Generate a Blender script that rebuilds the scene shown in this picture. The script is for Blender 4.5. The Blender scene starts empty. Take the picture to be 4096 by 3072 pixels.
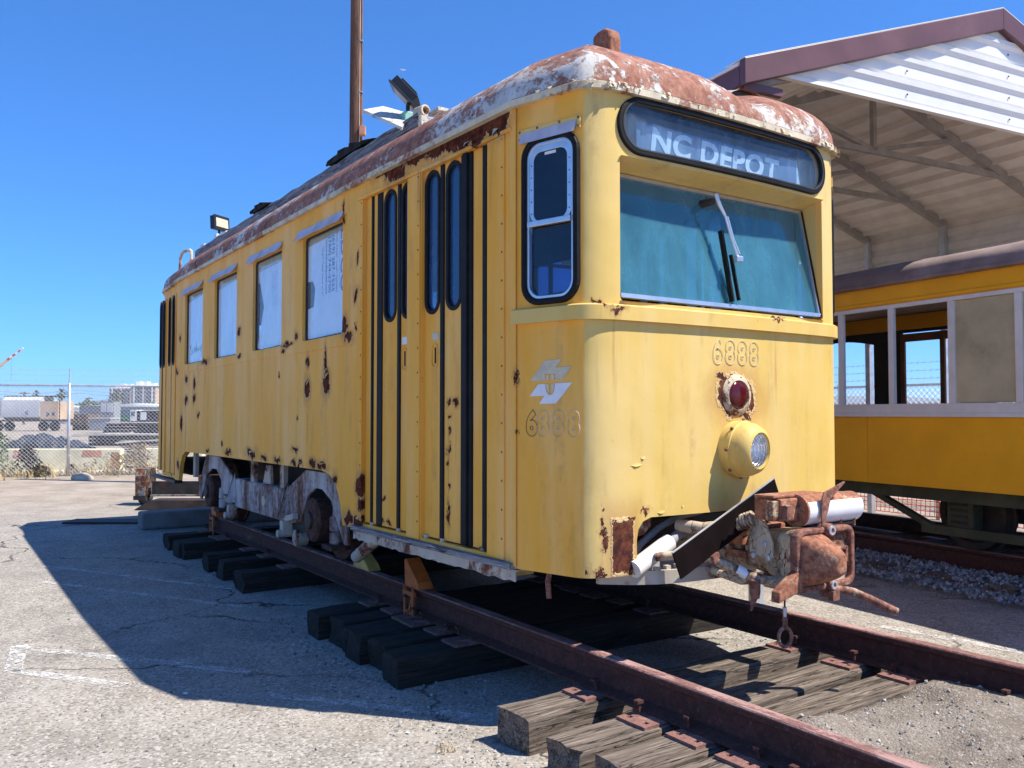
import bpy, bmesh, math, random
from mathutils import Vector, Matrix
R = math.radians
random.seed(7)
scene = bpy.context.scene
COL = scene.collection

# ------------------------------------------------------------------ camera, world, sun
F_PX, TH, PITCH = 3425.0, R(34.0), math.atan(119/3425.0)
CAM = Vector((3.195, -3.52, 1.5))
FWD0 = Vector((-math.cos(TH), math.sin(TH), 0)); RIGHT = Vector((math.sin(TH), math.cos(TH), 0))
cam_data = bpy.data.cameras.new('camera'); cam = bpy.data.objects.new('camera', cam_data); COL.objects.link(cam)
cam_data.sensor_width = 36.0; cam_data.lens = F_PX/4096*36.0; cam_data.clip_start = .05; cam_data.clip_end = 9000
fwd = FWD0*math.cos(PITCH) + Vector((0, 0, 1))*math.sin(PITCH)
upv = RIGHT.cross(fwd)
cam.matrix_world = Matrix(((RIGHT.x, upv.x, -fwd.x, CAM.x), (RIGHT.y, upv.y, -fwd.y, CAM.y), (RIGHT.z, upv.z, -fwd.z, CAM.z), (0, 0, 0, 1)))
scene.camera = cam

SUN_EL, SUN_AZ = R(55.5), R(40.9)          # azimuth measured from +X towards +Y
sun_dir = Vector((math.cos(SUN_EL)*math.cos(SUN_AZ), math.cos(SUN_EL)*math.sin(SUN_AZ), math.sin(SUN_EL)))
world = bpy.data.worlds.new('World'); scene.world = world; world.use_nodes = True
wn = world.node_tree.nodes; wl = world.node_tree.links; wn.clear()
sky = wn.new('ShaderNodeTexSky'); sky.sky_type = 'NISHITA'; sky.sun_disc = False
sky.sun_elevation = SUN_EL; sky.sun_rotation = math.pi/2 - SUN_AZ
sky.air_density = 0.7; sky.dust_density = 0.0; sky.ozone_density = 5.0; sky.altitude = 10
hs = wn.new('ShaderNodeMix'); hs.data_type = 'RGBA'; hs.blend_type = 'MULTIPLY'; hs.inputs[0].default_value = 1.0; hs.inputs[7].default_value = (.28, .69, 1.18, 1)      # deep Pacific-coast blue
bg = wn.new('ShaderNodeBackground'); bg.inputs['Strength'].default_value = 0.15
wo = wn.new('ShaderNodeOutputWorld')
gm_ = wn.new('ShaderNodeGamma'); gm_.inputs[1].default_value = .8
wl.new(sky.outputs[0], gm_.inputs[0]); wl.new(gm_.outputs[0], hs.inputs[6]); wl.new(hs.outputs[2], bg.inputs['Color']); wl.new(bg.outputs[0], wo.inputs['Surface'])
sd = bpy.data.lights.new('sun', 'SUN'); sd.energy = 4.4; sd.angle = R(.5); sd.color = (1.0, .94, .84)
sun = bpy.data.objects.new('sun', sd); COL.objects.link(sun)
sun.rotation_euler = sun_dir.to_track_quat('Z', 'Y').to_euler()
vs = scene.view_settings; vs.view_transform = 'Standard'; vs.look = 'None'; vs.exposure = 0.92; vs.gamma = 1.0; vs.use_curve_mapping = False
scene.render.engine = 'CYCLES'
scene.render.resolution_x, scene.render.resolution_y = 1024, 768
scene.cycles.max_bounces = 8; scene.cycles.transparent_max_bounces = 24; scene.cycles.diffuse_bounces = 4

# ------------------------------------------------------------------ node helpers
class NT:
    def __init__(s, name):
        s.m = bpy.data.materials.new(name); s.m.use_nodes = True
        s.t = s.m.node_tree; s.t.nodes.clear(); s.out = s.t.nodes.new('ShaderNodeOutputMaterial')
        s.co = None
    def put(s, sock, v):
        if isinstance(v, bpy.types.NodeSocket): s.t.links.new(v, sock)
        elif v is not None:
            if isinstance(v, (tuple, list)) and len(v) == 3 and sock.type == 'RGBA': v = (*v, 1)
            sock.default_value = v
    def n(s, kind, **kw):
        nd = s.t.nodes.new(kind)
        for k, v in kw.items():
            if k.startswith('_'): setattr(nd, k[1:], v)
            else:
                key = int(k[1:]) if k[0] == 'i' and k[1:].isdigit() else k.replace('__', ' ')
                s.put(nd.inputs[key], v)
        return nd
    def obj(s):
        if s.co is None: s.co = s.n('ShaderNodeTexCoord').outputs['Object']
        return s.co
    def world(s): return s.n('ShaderNodeNewGeometry').outputs['Position']
    def mapv(s, v, scale=(1, 1, 1), loc=(0, 0, 0)): return s.n('ShaderNodeMapping', Vector=v, Scale=scale, Location=loc).outputs[0]
    def noise(s, v=None, scale=5, detail=4, rough=.55, dist=0, color=False):
        o = s.n('ShaderNodeTexNoise', Vector=v if v is not None else s.obj(), Scale=scale, Detail=detail, Roughness=rough, Distortion=dist)
        return o.outputs[1 if color else 0]
    def voro(s, v=None, scale=5, feature='F1', out=0, rand=1):
        return s.n('ShaderNodeTexVoronoi', _feature=feature, Vector=v if v is not None else s.obj(), Scale=scale, Randomness=rand).outputs[out]
    def math(s, op, a, b=None, c=None, clamp=False):
        nd = s.n('ShaderNodeMath', _operation=op, _use_clamp=clamp)
        s.put(nd.inputs[0], a)
        if b is not None: s.put(nd.inputs[1], b)
        if c is not None: s.put(nd.inputs[2], c)
        return nd.outputs[0]
    def vm(s, op, a, b=None, out=0):
        nd = s.n('ShaderNodeVectorMath', _operation=op); s.put(nd.inputs[0], a)
        if b is not None: s.put(nd.inputs[1], b)
        return nd.outputs[out]
    def sep(s, v): return s.n('ShaderNodeSeparateXYZ', i0=v).outputs
    def comb(s, x, y, z): return s.n('ShaderNodeCombineXYZ', i0=x, i1=y, i2=z).outputs[0]
    def ss(s, v, lo, hi, a=0., b=1.):       # smooth ramp
        return s.n('ShaderNodeMapRange', _interpolation_type='SMOOTHSTEP', Value=v, **{'From__Min': lo, 'From__Max': hi, 'To__Min': a, 'To__Max': b}).outputs[0]
    def lin(s, v, lo, hi, a=0., b=1.):
        return s.n('ShaderNodeMapRange', Value=v, **{'From__Min': lo, 'From__Max': hi, 'To__Min': a, 'To__Max': b}).outputs[0]
    def mix(s, f, a, b, mode='MIX'):
        nd = s.n('ShaderNodeMix', _data_type='RGBA', _blend_type=mode)
        s.put(nd.inputs[0], f); s.put(nd.inputs[6], a); s.put(nd.inputs[7], b); return nd.outputs[2]
    def mixf(s, f, a, b):
        nd = s.n('ShaderNodeMix', _data_type='FLOAT'); s.put(nd.inputs[0], f); s.put(nd.inputs[2], a); s.put(nd.inputs[3], b); return nd.outputs[0]
    def bump(s, h, strength=.5, dist=.01, normal=None):
        nd = s.n('ShaderNodeBump', Height=h, Strength=strength, Distance=dist)
        if normal is not None: s.put(nd.inputs['Normal'], normal)
        return nd.outputs[0]
    def bsdf(s, color, rough=.6, metal=0., normal=None, spec=.5, **kw):
        nd = s.n('ShaderNodeBsdfPrincipled', **{'Base__Color': color, 'Roughness': rough, 'Metallic': metal, 'Specular__IOR__Level': spec})
        if normal is not None: s.put(nd.inputs['Normal'], normal)
        for k, v in kw.items(): s.put(nd.inputs[k.replace('__', ' ')], v)
        return nd.outputs[0]
    def done(s, sh): s.t.links.new(sh, s.out.inputs['Surface']); return s.m

M = {}
def simple(name, c, rough=.6, metal=0., var=.25, scale=8, bump=.15, bdist=.004, spec=.4, grime=None, stretch=(1, 1, 1)):
    t = NT(name); v = t.mapv(t.obj(), stretch)
    f = t.noise(v, scale, 6, .6)
    a = tuple(x*(1-var) for x in c); b = tuple(min(1, x*(1+var)) for x in c)
    col = t.mix(t.ss(f, .3, .7), a, b)
    if grime: col = t.mix(t.ss(t.noise(v, scale*.35, 7, .65), .5, .68, 0, grime[1]), col, grime[0])
    M[name] = t.done(t.bsdf(col, rough, metal, t.bump(t.noise(v, scale*6, 5), bump, bdist) if bump else None, spec)); return M[name]

def rusty(name, base, amount=.5, scale=5, rust1=(.20, .065, .03), rust2=(.055, .02, .014), pale=(.42, .2, .12), rough=.75, stretch=(1, 1, 1), edge=.06, palef=.25, crackle=0):
    t = NT(name); v = t.mapv(t.obj(), stretch)
    n1 = t.noise(v, scale, 8, .68, .3); n2 = t.noise(t.obj(), scale*7, 6, .7)
    m = t.ss(t.math('ADD', t.math('MULTIPLY', n1, .8), t.math('MULTIPLY', n2, .25)), amount, amount+edge)
    if crackle:
        cw = t.vm('ADD', t.obj(), t.vm('MULTIPLY', t.vm('SUBTRACT', t.noise(t.obj(), 18, 3, color=True), (.5, .5, .5)), (.04, .04, .04)))
        ck = t.math('MULTIPLY', t.ss(t.voro(cw, crackle, 'DISTANCE_TO_EDGE', 0), .035, .012), t.ss(t.noise(t.obj(), 7, 3), .42, .55)); m = t.math('MULTIPLY', m, t.math('SUBTRACT', 1., ck))
    rc = t.mix(t.ss(t.noise(t.obj(), scale*4, 6, .7), .35, .65), rust2, rust1)
    rc = t.mix(t.ss(t.noise(t.obj(), scale*9, 4, .7), .55, .75, 0, palef), rc, pale)
    bc = t.mix(t.ss(t.noise(v, scale*2.3, 6), .3, .75), base, tuple(x*.72 for x in base))
    col = t.mix(m, rc, bc)
    h = t.math('ADD', t.math('MULTIPLY', m, .7), t.math('MULTIPLY', n2, .5))
    M[name] = t.done(t.bsdf(col, t.mixf(m, .9, rough), 0, t.bump(h, .5, .004), .35)); return M[name]

# ------------------------------------------------------------------ mesh helpers
class MB:
    def __init__(s): s.v = []; s.f = []; s.mi = []
    def add(s, vs, fs, mi=0):
        o = len(s.v); s.v += [tuple(p) for p in vs]; s.f += [tuple(i+o for i in f) for f in fs]; s.mi += [mi]*len(fs)
        return s
    def box(s, lo, hi, mat=None, mi=0):
        x0, y0, z0 = lo; x1, y1, z1 = hi
        vs = [Vector(p) for p in ((x0,y0,z0),(x1,y0,z0),(x1,y1,z0),(x0,y1,z0),(x0,y0,z1),(x1,y0,z1),(x1,y1,z1),(x0,y1,z1))]
        if mat is not None: vs = [mat @ p for p in vs]
        return s.add(vs, [(0,3,2,1),(4,5,6,7),(0,1,5,4),(1,2,6,5),(2,3,7,6),(3,0,4,7)], mi)
    def cbox(s, c, size, rot=None, mi=0):
        m = Matrix.Translation(c)
        if rot is not None: m = m @ (rot if isinstance(rot, Matrix) else Matrix.Rotation(rot, 4, 'Z'))
        h = [x/2 for x in size]
        return s.box((-h[0],-h[1],-h[2]), h, m, mi)
    def bar(s, a, b, w, h=None, up=(0, 0, 1), mi=0):
        a = Vector(a); b = Vector(b); h = h or w; d = b-a; L = d.length; d.normalize()
        up = Vector(up)
        if abs(d.dot(up)) > .99: up = Vector((1, 0, 0))
        x = d.cross(up).normalized(); u = x.cross(d)
        m = Matrix(((x.x, d.x, u.x, a.x), (x.y, d.y, u.y, a.y), (x.z, d.z, u.z, a.z), (0, 0, 0, 1)))
        return s.box((-w/2, 0, -h/2), (w/2, L, h/2), m, mi)
    def tube(s, pts, r, n=8, cap=True, mi=0, closed=False):
        pts = [Vector(p) for p in pts]; rs = r if isinstance(r, (list, tuple)) else [r]*len(pts)
        rings = []; N = len(pts); prev = None
        for i, p in enumerate(pts):
            if closed: d = pts[(i+1) % N]-pts[i-1]
            else: d = pts[min(i+1, N-1)]-pts[max(i-1, 0)]
            d.normalize()
            if prev is None:
                u = Vector((0, 0, 1)) if abs(d.z) < .9 else Vector((1, 0, 0))
            else: u = prev
            x = d.cross(u); x.normalize(); u = x.cross(d).normalized(); prev = u
            rings.append([p + (x*math.cos(t*2*math.pi/n) + u*math.sin(t*2*math.pi/n))*rs[i] for t in range(n)])
        vs = [q for ring in rings for q in ring]; fs = []
        for i in range(N if closed else N-1):
            j = (i+1) % N
            for t in range(n):
                u_ = (t+1) % n; fs.append((i*n+t, i*n+u_, j*n+u_, j*n+t))
        if cap and not closed: fs += [tuple(range(n))[::-1], tuple((N-1)*n+t for t in range(n))]
        return s.add(vs, fs, mi)
    def cyl(s, a, b, r, n=16, r2=None, mi=0): return s.tube([a, b], [r, r if r2 is None else r2], n, True, mi)
    def prism(s, poly, axis, d0, d1, mi=0):       # poly in the two remaining axes, in xyz order
        def P(p, d):
            return (d, p[0], p[1]) if axis == 'x' else (p[0], d, p[1]) if axis == 'y' else (p[0], p[1], d)
        n = len(poly); vs = [P(p, d0) for p in poly] + [P(p, d1) for p in poly]
        fs = [tuple(range(n))[::-1], tuple(range(n, 2*n))] + [(i, (i+1) % n, n+(i+1) % n, n+i) for i in range(n)]
        return s.add(vs, fs, mi)
    def lathe(s, prof, c, axis, n=24, mi=0, cap=True):          # prof: (along, radius)
        a = Vector(axis).normalized(); u = a.orthogonal().normalized(); w = a.cross(u); c = Vector(c)
        vs = [c + a*h + (u*math.cos(2*math.pi*t/n) + w*math.sin(2*math.pi*t/n))*r for h, r in prof for t in range(n)]
        fs = [(i*n+t, i*n+(t+1) % n, (i+1)*n+(t+1) % n, (i+1)*n+t) for i in range(len(prof)-1) for t in range(n)]
        if cap: fs += [tuple(range(n))[::-1], tuple((len(prof)-1)*n+t for t in range(n))]
        return s.add(vs, fs, mi)
    def loft(s, loops, closed=True, cap=False, mi=0):
        n = len(loops[0]); vs = [p for l in loops for p in l]; fs = []
        for i in range(len(loops)-1):
            for t in range(n if closed else n-1):
                u = (t+1) % n; fs.append((i*n+t, i*n+u, (i+1)*n+u, (i+1)*n+t))
        if cap: fs += [tuple(range(n))[::-1], tuple((len(loops)-1)*n+t for t in range(n))]
        return s.add(vs, fs, mi)
    def mesh(s, name):
        me = bpy.data.meshes.new(name); me.from_pydata(s.v, [], s.f)
        bm = bmesh.new(); bm.from_mesh(me); bmesh.ops.recalc_face_normals(bm, faces=bm.faces); bm.to_mesh(me); bm.free()
        if any(s.mi):
            for p, i in zip(me.polygons, s.mi): p.material_index = i
        return me
    def build(s, name, mat, parent=None, smooth=None, bevel=0, seg=2):
        return link(name, s.mesh(name), mat, parent, smooth, bevel, seg)

def link(name, me, mat, parent=None, smooth=None, bevel=0, seg=2):
    o = bpy.data.objects.new(name, me); COL.objects.link(o)
    mats = mat if isinstance(mat, (list, tuple)) else [mat]
    if not me.materials:
        for m in mats: me.materials.append(M[m] if isinstance(m, str) else m)
    if smooth:
        me.polygons.foreach_set('use_smooth', [True]*len(me.polygons))
        if smooth is not True: me.set_sharp_from_angle(angle=R(smooth))
    if bevel:
        b = o.modifiers.new('bevel', 'BEVEL'); b.width = bevel; b.segments = seg; b.limit_method = 'ANGLE'; b.angle_limit = R(35); b.harden_normals = False
    if parent is not None: attach(o, parent)
    return o
INV = {}
def attach(o, parent):
    o.parent = parent
    if parent.name in INV: o.matrix_parent_inverse = INV[parent.name]
def thing(name, label, cat, loc=(0, 0, 0), rz=0, group=None, frame=None):
    o = bpy.data.objects.new(name, None); COL.objects.link(o); o.empty_display_size = .2
    o.location = loc; o.rotation_euler = (0, 0, rz)
    tag(o, label, cat, group)
    if frame is not None:      # children are modelled in this frame
        INV[o.name] = (Matrix.Translation(loc) @ Matrix.Rotation(rz, 4, 'Z')).inverted() @ frame
    return o
def tag(o, label, cat, group=None, kind=None):
    o['label'] = label; o['category'] = cat
    if group: o['group'] = group
    if kind: o['kind'] = kind
    return o
def struct(o): o['kind'] = 'structure'; return o
def stuff(o): o['kind'] = 'stuff'; return o
def copy_tree(o, parent=None, loc=None, rz=None, label=None):
    c = o.copy(); COL.objects.link(c)
    if parent is not None: c.parent = parent
    if loc is not None: c.location = loc
    if rz is not None: c.rotation_euler = (0, 0, rz)
    if label: c['label'] = label
    for ch in list(o.children): copy_tree(ch, c)
    return c
def cut(obj, cutters):
    """boolean difference, baked"""
    bpy.context.view_layer.update()
    for k, cmb in enumerate(cutters):
        co = bpy.data.objects.new('cutter', cmb.mesh('cutter')); COL.objects.link(co); co.matrix_world = obj.matrix_world.copy()
        md = obj.modifiers.new('b%d' % k, 'BOOLEAN'); md.operation = 'DIFFERENCE'; md.solver = 'EXACT'; md.object = co
        cmb.o = co
    dg = bpy.context.evaluated_depsgraph_get(); dg.update()
    me = bpy.data.meshes.new_from_object(obj.evaluated_get(dg)); obj.modifiers.clear(); obj.data = me
    for cmb in cutters: bpy.data.objects.remove(cmb.o)
    return obj
def text_mesh(name, body, size, mat, parent, matrix, extrude=.001, outline=0., shear=0., bold=0., align='CENTER', space=1.0, sx=1.0):
    cu = bpy.data.curves.new(name, 'FONT'); cu.body = body; cu.size = size; cu.align_x = align; cu.align_y = 'CENTER'
    cu.shear = shear; cu.space_character = space; cu.resolution_u = 4
    if outline: cu.fill_mode = 'NONE'; cu.bevel_depth = outline; cu.bevel_resolution = 1; cu.offset = bold
    else: cu.extrude = extrude; cu.offset = bold
    o = bpy.data.objects.new(name, cu); COL.objects.link(o)
    dg = bpy.context.evaluated_depsgraph_get(); dg.update()
    me = bpy.data.meshes.new_from_object(o.evaluated_get(dg)); bpy.data.objects.remove(o)
    me.transform(matrix @ Matrix.Diagonal((sx, 1, 1, 1)))
    me.materials.clear()
    return link(name, me, mat, parent)
def basis(o, xa, ya):       # matrix with local x->xa, local y->ya
    xa = Vector(xa).normalized(); ya = Vector(ya).normalized(); za = xa.cross(ya)
    return Matrix(((xa.x, ya.x, za.x, o[0]), (xa.y, ya.y, za.y, o[1]), (xa.z, ya.z, za.z, o[2]), (0, 0, 0, 1)))
def rrect(x0, x1, z0, z1, r, n=6):
    pts = []
    for cx, cz, a0 in ((x1-r, z0+r, -90), (x1-r, z1-r, 0), (x0+r, z1-r, 90), (x0+r, z0+r, 180)):
        for i in range(n+1):
            a = R(a0+90*i/n); pts.append((cx+r*math.cos(a), cz+r*math.sin(a)))
    return pts
def dense(poly, step=.05):
    res = []
    for a, b in zip(poly, poly[1:]+poly[:1]):
        k = max(1, int(math.hypot(b[0]-a[0], b[1]-a[1])/step)); res += [(a[0]+(b[0]-a[0])*i/k, a[1]+(b[1]-a[1])*i/k) for i in range(k)]
    return res
def ring_prism(mb, outer, inner, axis, d0, d1, mi=0):
    def P(p, d): return (d, p[0], p[1]) if axis == 'x' else (p[0], d, p[1])
    n = len(outer)
    return mb.loft([[P(p, d0) for p in outer], [P(p, d1) for p in outer], [P(p, d1) for p in inner], [P(p, d0) for p in inner], [P(p, d0) for p in outer]], mi=mi)
def place(px, Z):            # a point on the ground at a given view bearing and distance
    p = CAM.xy.to_3d() + FWD0*Z + RIGHT*((px-2048)/F_PX*Z); p.z = GZ; return p
GZ = -.04          # level of the asphalt below the track datum
ORD = ['first', 'second', 'third', 'fourth', 'fifth', 'sixth', 'seventh', 'eighth', 'ninth', 'tenth', 'eleventh', 'twelfth', 'thirteenth', 'fourteenth', 'fifteenth', 'sixteenth', 'seventeenth', 'eighteenth', 'nineteenth', 'twentieth']
# ------------------------------------------------------------------ materials
# spots where the yellow paint has peeled off: x, y, z, half width, half height (streetcar frame)
PEEL = [(-6.18, -1.16, 1.104, 0.075, 0.023), (-5.42, -1.16, 1.115, 0.13, 0.024), (-4.68, -1.16, 1.127, 0.152, 0.043), (-4.32, -1.16, 1.105, 0.097, 0.029), (-3.95, -1.16, 1.103, 0.089, 0.032), (-3.56, -1.16, 1.088, 0.075, 0.022), (-3.42, -1.16, 1.095, 0.073, 0.028), (-3.14, -1.16, 1.114, 0.085, 0.042), (-2.95, -1.16, 1.108, 0.107, 0.03), (-3.52, -1.16, 1.199, 0.08, 0.03), (-2.7, -1.16, 1.018, 0.055, 0.049), (-2.25, -1.16, 1.009, 0.058, 0.064), (-2.23, -1.16, 0.891, 0.049, 0.055), (-2.44, -1.16, 0.77, 0.094, 0.048), (-2.28, -1.16, 0.762, 0.089, 0.056), (-7.16, -1.16, 1.893, 0.077, 0.056), (-6.79, -1.16, 1.836, 0.054, 0.092), (-7.16, -1.16, 1.657, 0.09, 0.063), (-6.78, -1.16, 1.675, 0.072, 0.055), (-6.59, -1.16, 1.5, 0.058, 0.033), (-7.37, -1.16, 1.38, 0.06, 0.112), (-3.26, -1.16, 1.909, 0.035, 0.059), (-3.26, -1.16, 1.68, 0.064, 0.1), (-2.89, -1.16, 1.916, 0.032, 0.092), (-2.87, -1.16, 1.728, 0.074, 0.097), (-7.5, -1.16, 0.887, 0.067, 0.064), (-3.91, -1.16, 1.827, 0.02, 0.023), (-3.47, -1.16, 1.473, 0.024, 0.02), (-5.64, -1.16, 1.191, 0.029, 0.041), (-2.56, -1.16, 2.986, 0.027, 0.044), (-2.54, -1.16, 2.907, 0.022, 0.028), (-2.31, -1.16, 2.568, 0.035, 0.042), (-2.33, -1.16, 2.323, 0.036, 0.052), (-2.54, -1.16, 2.12, 0.06, 0.065), (-2.33, -1.16, 2.118, 0.025, 0.026), (-2.89, -1.16, 1.89, 0.036, 0.068), (-2.88, -1.16, 1.788, 0.065, 0.067), (-2.46, -1.16, 2.033, 0.079, 0.032), (-5.1, -1.16, 2.29, 0.056, 0.058), (-3.51, -1.16, 2.124, 0.045, 0.044), (-3.74, -1.16, 2.081, 0.144, 0.018), (-3.81, -1.16, 2.035, 0.053, 0.02), (-6.34, -1.16, 2.067, 0.148, 0.032), (-5.06, -1.16, 2.06, 0.078, 0.016), (-7.64, -1.16, 2.002, 0.111, 0.029), (-7.48, -1.16, 2.407, 0.049, 0.044), (-0.68, -1.12, 3.079, 0.145, 0.06), (-0.96, -1.13, 3.088, 0.141, 0.057), (-1.16, -1.14, 3.104, 0.151, 0.059), (-1.42, -1.14, 3.106, 0.164, 0.044), (-1.74, -1.15, 3.08, 0.091, 0.064), (-1.84, -1.16, 3.14, 0.1, 0.054), (-1.98, -1.16, 3.113, 0.072, 0.037), (-1.01, -1.13, 3.049, 0.077, 0.032), (-1.48, -1.15, 3.081, 0.068, 0.023), (-0.79, -1.13, 3.043, 0.063, 0.046), (-1.14, -1.09, 1.582, 0.026, 0.024), (-1.06, -1.08, 1.557, 0.029, 0.029), (-1.13, -1.09, 1.485, 0.021, 0.025), (-1.13, -1.09, 1.389, 0.014, 0.023), (-1.13, -1.09, 1.288, 0.022, 0.021), (-1.14, -1.09, 1.197, 0.016, 0.025), (-1.13, -1.09, 1.082, 0.013, 0.017), (-1.13, -1.09, 0.91, 0.017, 0.066), (-1.94, -1.11, 0.935, 0.028, 0.013), (-1.98, -1.11, 0.796, 0.042, 0.017), (-1.88, -1.11, 0.801, 0.028, 0.024), (-0.44, -1.1, 1.708, 0.012, 0.038), (-0.43, -1.1, 1.381, 0.012, 0.014), (-0.44, -1.1, 1.097, 0.012, 0.024), (0.02, -0.89, 1.051, 0.012, 0.012), (0.02, -0.9, 0.93, 0.022, 0.013), (0.02, -0.89, 0.889, 0.019, 0.031), (0.02, -0.9, 0.976, 0.013, 0.026), (0.02, -0.99, 0.755, 0.023, 0.017), (0.02, -0.99, 0.736, 0.04, 0.014), (0.02, -0.91, 0.75, 0.019, 0.014), (0.02, -0.9, 0.724, 0.022, 0.015), (0.02, -0.75, 0.719, 0.024, 0.012), (0.02, -0.72, 0.984, 0.016, 0.012), (0.02, -0.82, 0.974, 0.019, 0.012), (0.02, -0.65, 1.017, 0.02, 0.012), (0.02, 0.01, 1.6, 0.153, 0.115), (0.02, -0.92, 2.048, 0.034, 0.012), (0.02, -0.83, 2.019, 0.042, 0.02), (0.02, 0.34, 2.039, 0.062, 0.012), (0.02, -0.1, 1.691, 0.042, 0.024), (0.02, 0.06, 1.488, 0.051, 0.02)]
def yellow_paint(name, spots, box=None, c0=(.86, .40, .045), c1=(.88, .45, .08), chalk=(.90, .57, .23), streak=.35, spec=.06, chalkf=.7):
    t = NT(name); co = t.obj()
    x, y, z = t.sep(co)
    big = t.noise(co, 1.3, 4, .55)
    col = t.mix(t.ss(big, .35, .68), c0, c1)
    sv = t.mapv(co, (2.4, 2.4, .35))
    st = t.noise(sv, 1.6, 7, .62)
    col = t.mix(t.ss(st, .40, .74, 0, chalkf), col, chalk)
    sv2 = t.mapv(co, (16, 16, .35), (3, 1, 0))
    rs = t.ss(t.noise(sv2, 1.1, 5, .65), .62, .80, 0, streak)
    col = t.mix(rs, col, (.36, .15, .055))
    col = t.mix(t.ss(t.noise(co, 28, 5, .7), .60, .8, 0, .3), col, (.30, .17, .06))
    grime = t.math('MULTIPLY', t.ss(t.noise(t.mapv(co, (5, 5, .8), (2, 0, 4)), 1.4, 6, .65), .50, .72, 0, .42), t.ss(t.noise(co, 9, 5, .7), .35, .6))
    col = t.mix(grime, col, (.33, .19, .07))
    # peeled spots
    d1 = t.noise(t.mapv(co, (1, 1, .6)), 9, 4, .65, color=True); d2 = t.noise(co, 46, 3, .6, color=True)
    wv = t.vm('ADD', co, t.vm('MULTIPLY', t.vm('SUBTRACT', d1, (.5, .5, .5)), (.13, .13, .20)))
    wv = t.vm('ADD', wv, t.vm('MULTIPLY', t.vm('SUBTRACT', d2, (.5, .5, .5)), (.05, .05, .06)))
    sw = t.vm('ADD', co, t.vm('MULTIPLY', t.vm('SUBTRACT', d1, (.5, .5, .5)), (.02, .02, 0)))
    acc = None
    for (px, py, pz, rh, rv) in spots:
        k_ = 1.3 if pz > 3.0 else .82
        rad = (rh*k_, .12, rv*k_) if px < -.2 else (.12, rh*.9, rv*.9)
        d = t.vm('LENGTH', t.vm('DIVIDE', t.vm('SUBTRACT', wv, (px, py, pz)), rad), out=1)
        acc = d if acc is None else t.math('MINIMUM', acc, d)
    run = None
    for (px, py, pz, rh, rv) in sorted(spots, key=lambda p: -p[3]*p[4])[:16]:
        if px > -.2 and abs(py) < .3: continue
        ln = .16+.25*((px*7.3+pz*3.1) % 1)
        q = t.vm('DIVIDE', t.vm('SUBTRACT', sw, (px, py, pz-ln)), ((rh*.45, .12, ln*1.1) if px < -.2 else (.12, rh*.45, ln*1.1)))
        d = t.vm('LENGTH', q, out=1); run = d if run is None else t.math('MINIMUM', run, d)
    if run is not None: col = t.mix(t.math('MULTIPLY', t.ss(run, 1.0, .2, 0, .55), t.ss(t.noise(t.mapv(co, (40, 40, 1.2)), 1.2, 4, .6), .35, .65)), col, (.34, .125, .04))
    if acc is None: acc = t.math('ADD', 9., 0.)
    if box:
        (bx, by, bz), (hx, hy, hz) = box
        b = t.vm('DIVIDE', t.vm('ABSOLUTE', t.vm('SUBTRACT', t.vm('ADD', co, t.vm('MULTIPLY', t.vm('SUBTRACT', d2, (.5, .5, .5)), (.0, .03, .05))), (bx, by, bz))), (hx, hy, hz))
        bx_, by_, bz_ = t.sep(b)
        acc = t.math('MINIMUM', acc, t.math('MAXIMUM', t.math('MAXIMUM', bx_, by_), bz_))
    chip = t.ss(t.noise(t.mapv(co, (1, 1, .6)), 21, 4, .6), .755, .765)
    bare = t.math('MAXIMUM', t.ss(acc, 1.03, .97), t.math('MULTIPLY', chip, .9))
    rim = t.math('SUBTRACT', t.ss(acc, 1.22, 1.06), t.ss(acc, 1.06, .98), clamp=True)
    halo = t.ss(acc, 2.4, 1.0, 0, .5)
    col = t.mix(halo, col, (.42, .19, .06))
    col = t.mix(t.math('MULTIPLY', rim, .6), col, (.72, .55, .32))  # pale rim: highlight on curled paint edges put into the colour
    rustc = t.mix(t.ss(t.noise(co, 22, 5, .7), .38, .66), (.045, .012, .009), (.16, .045, .02))
    rustc = t.mix(t.ss(t.noise(co, 60, 4, .7), .6, .75, 0, .5), rustc, (.3, .13, .08))
    col = t.mix(bare, col, rustc)
    orange_peel = t.noise(co, 2.1, 3, .45)
    h = t.math('ADD', t.math('MULTIPLY', bare, -.004), t.math('MULTIPLY', rim, .004))
    h = t.math('ADD', h, t.math('MULTIPLY', orange_peel, .014))
    h = t.math('ADD', h, t.math('MULTIPLY', t.noise(co, 60, 3), .00022))
    rough = t.mixf(bare, t.lin(big, .3, .7, .42, .56), .85)
    M[name] = t.done(t.bsdf(col, rough, 0, t.bump(h, 1.0, 1.0), spec)); return M[name]

side_spots = [p for p in PEEL if p[0] < -.2 and not (-1.12 < p[1] and p[2] < 2)] + [(-.44, -1.1, 1.71, .012, .04), (-.43, -1.1, 1.38, .012, .014), (-8.0, -1.16, .82, .05, .1)]
door_spots = [p for p in PEEL if p[0] < -.5 and p[1] > -1.12 and p[2] < 2]
front_spots = [p for p in PEEL if p[0] > -.2]
yellow_paint('paint_side', side_spots)  # lift for the shaded side put into the colour; front is the sunlit copy
yellow_paint('paint_door', door_spots, c0=(.85, .39, .045), streak=.45)  # same shade lift in the colour as the side
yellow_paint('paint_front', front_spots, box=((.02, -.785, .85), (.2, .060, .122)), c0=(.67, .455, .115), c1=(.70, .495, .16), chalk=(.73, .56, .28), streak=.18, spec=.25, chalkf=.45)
yellow_paint('paint_plain', [], c0=(.67, .455, .115), c1=(.70, .495, .16), chalk=(.73, .56, .28), streak=.2, spec=.2, chalkf=.4)

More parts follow.
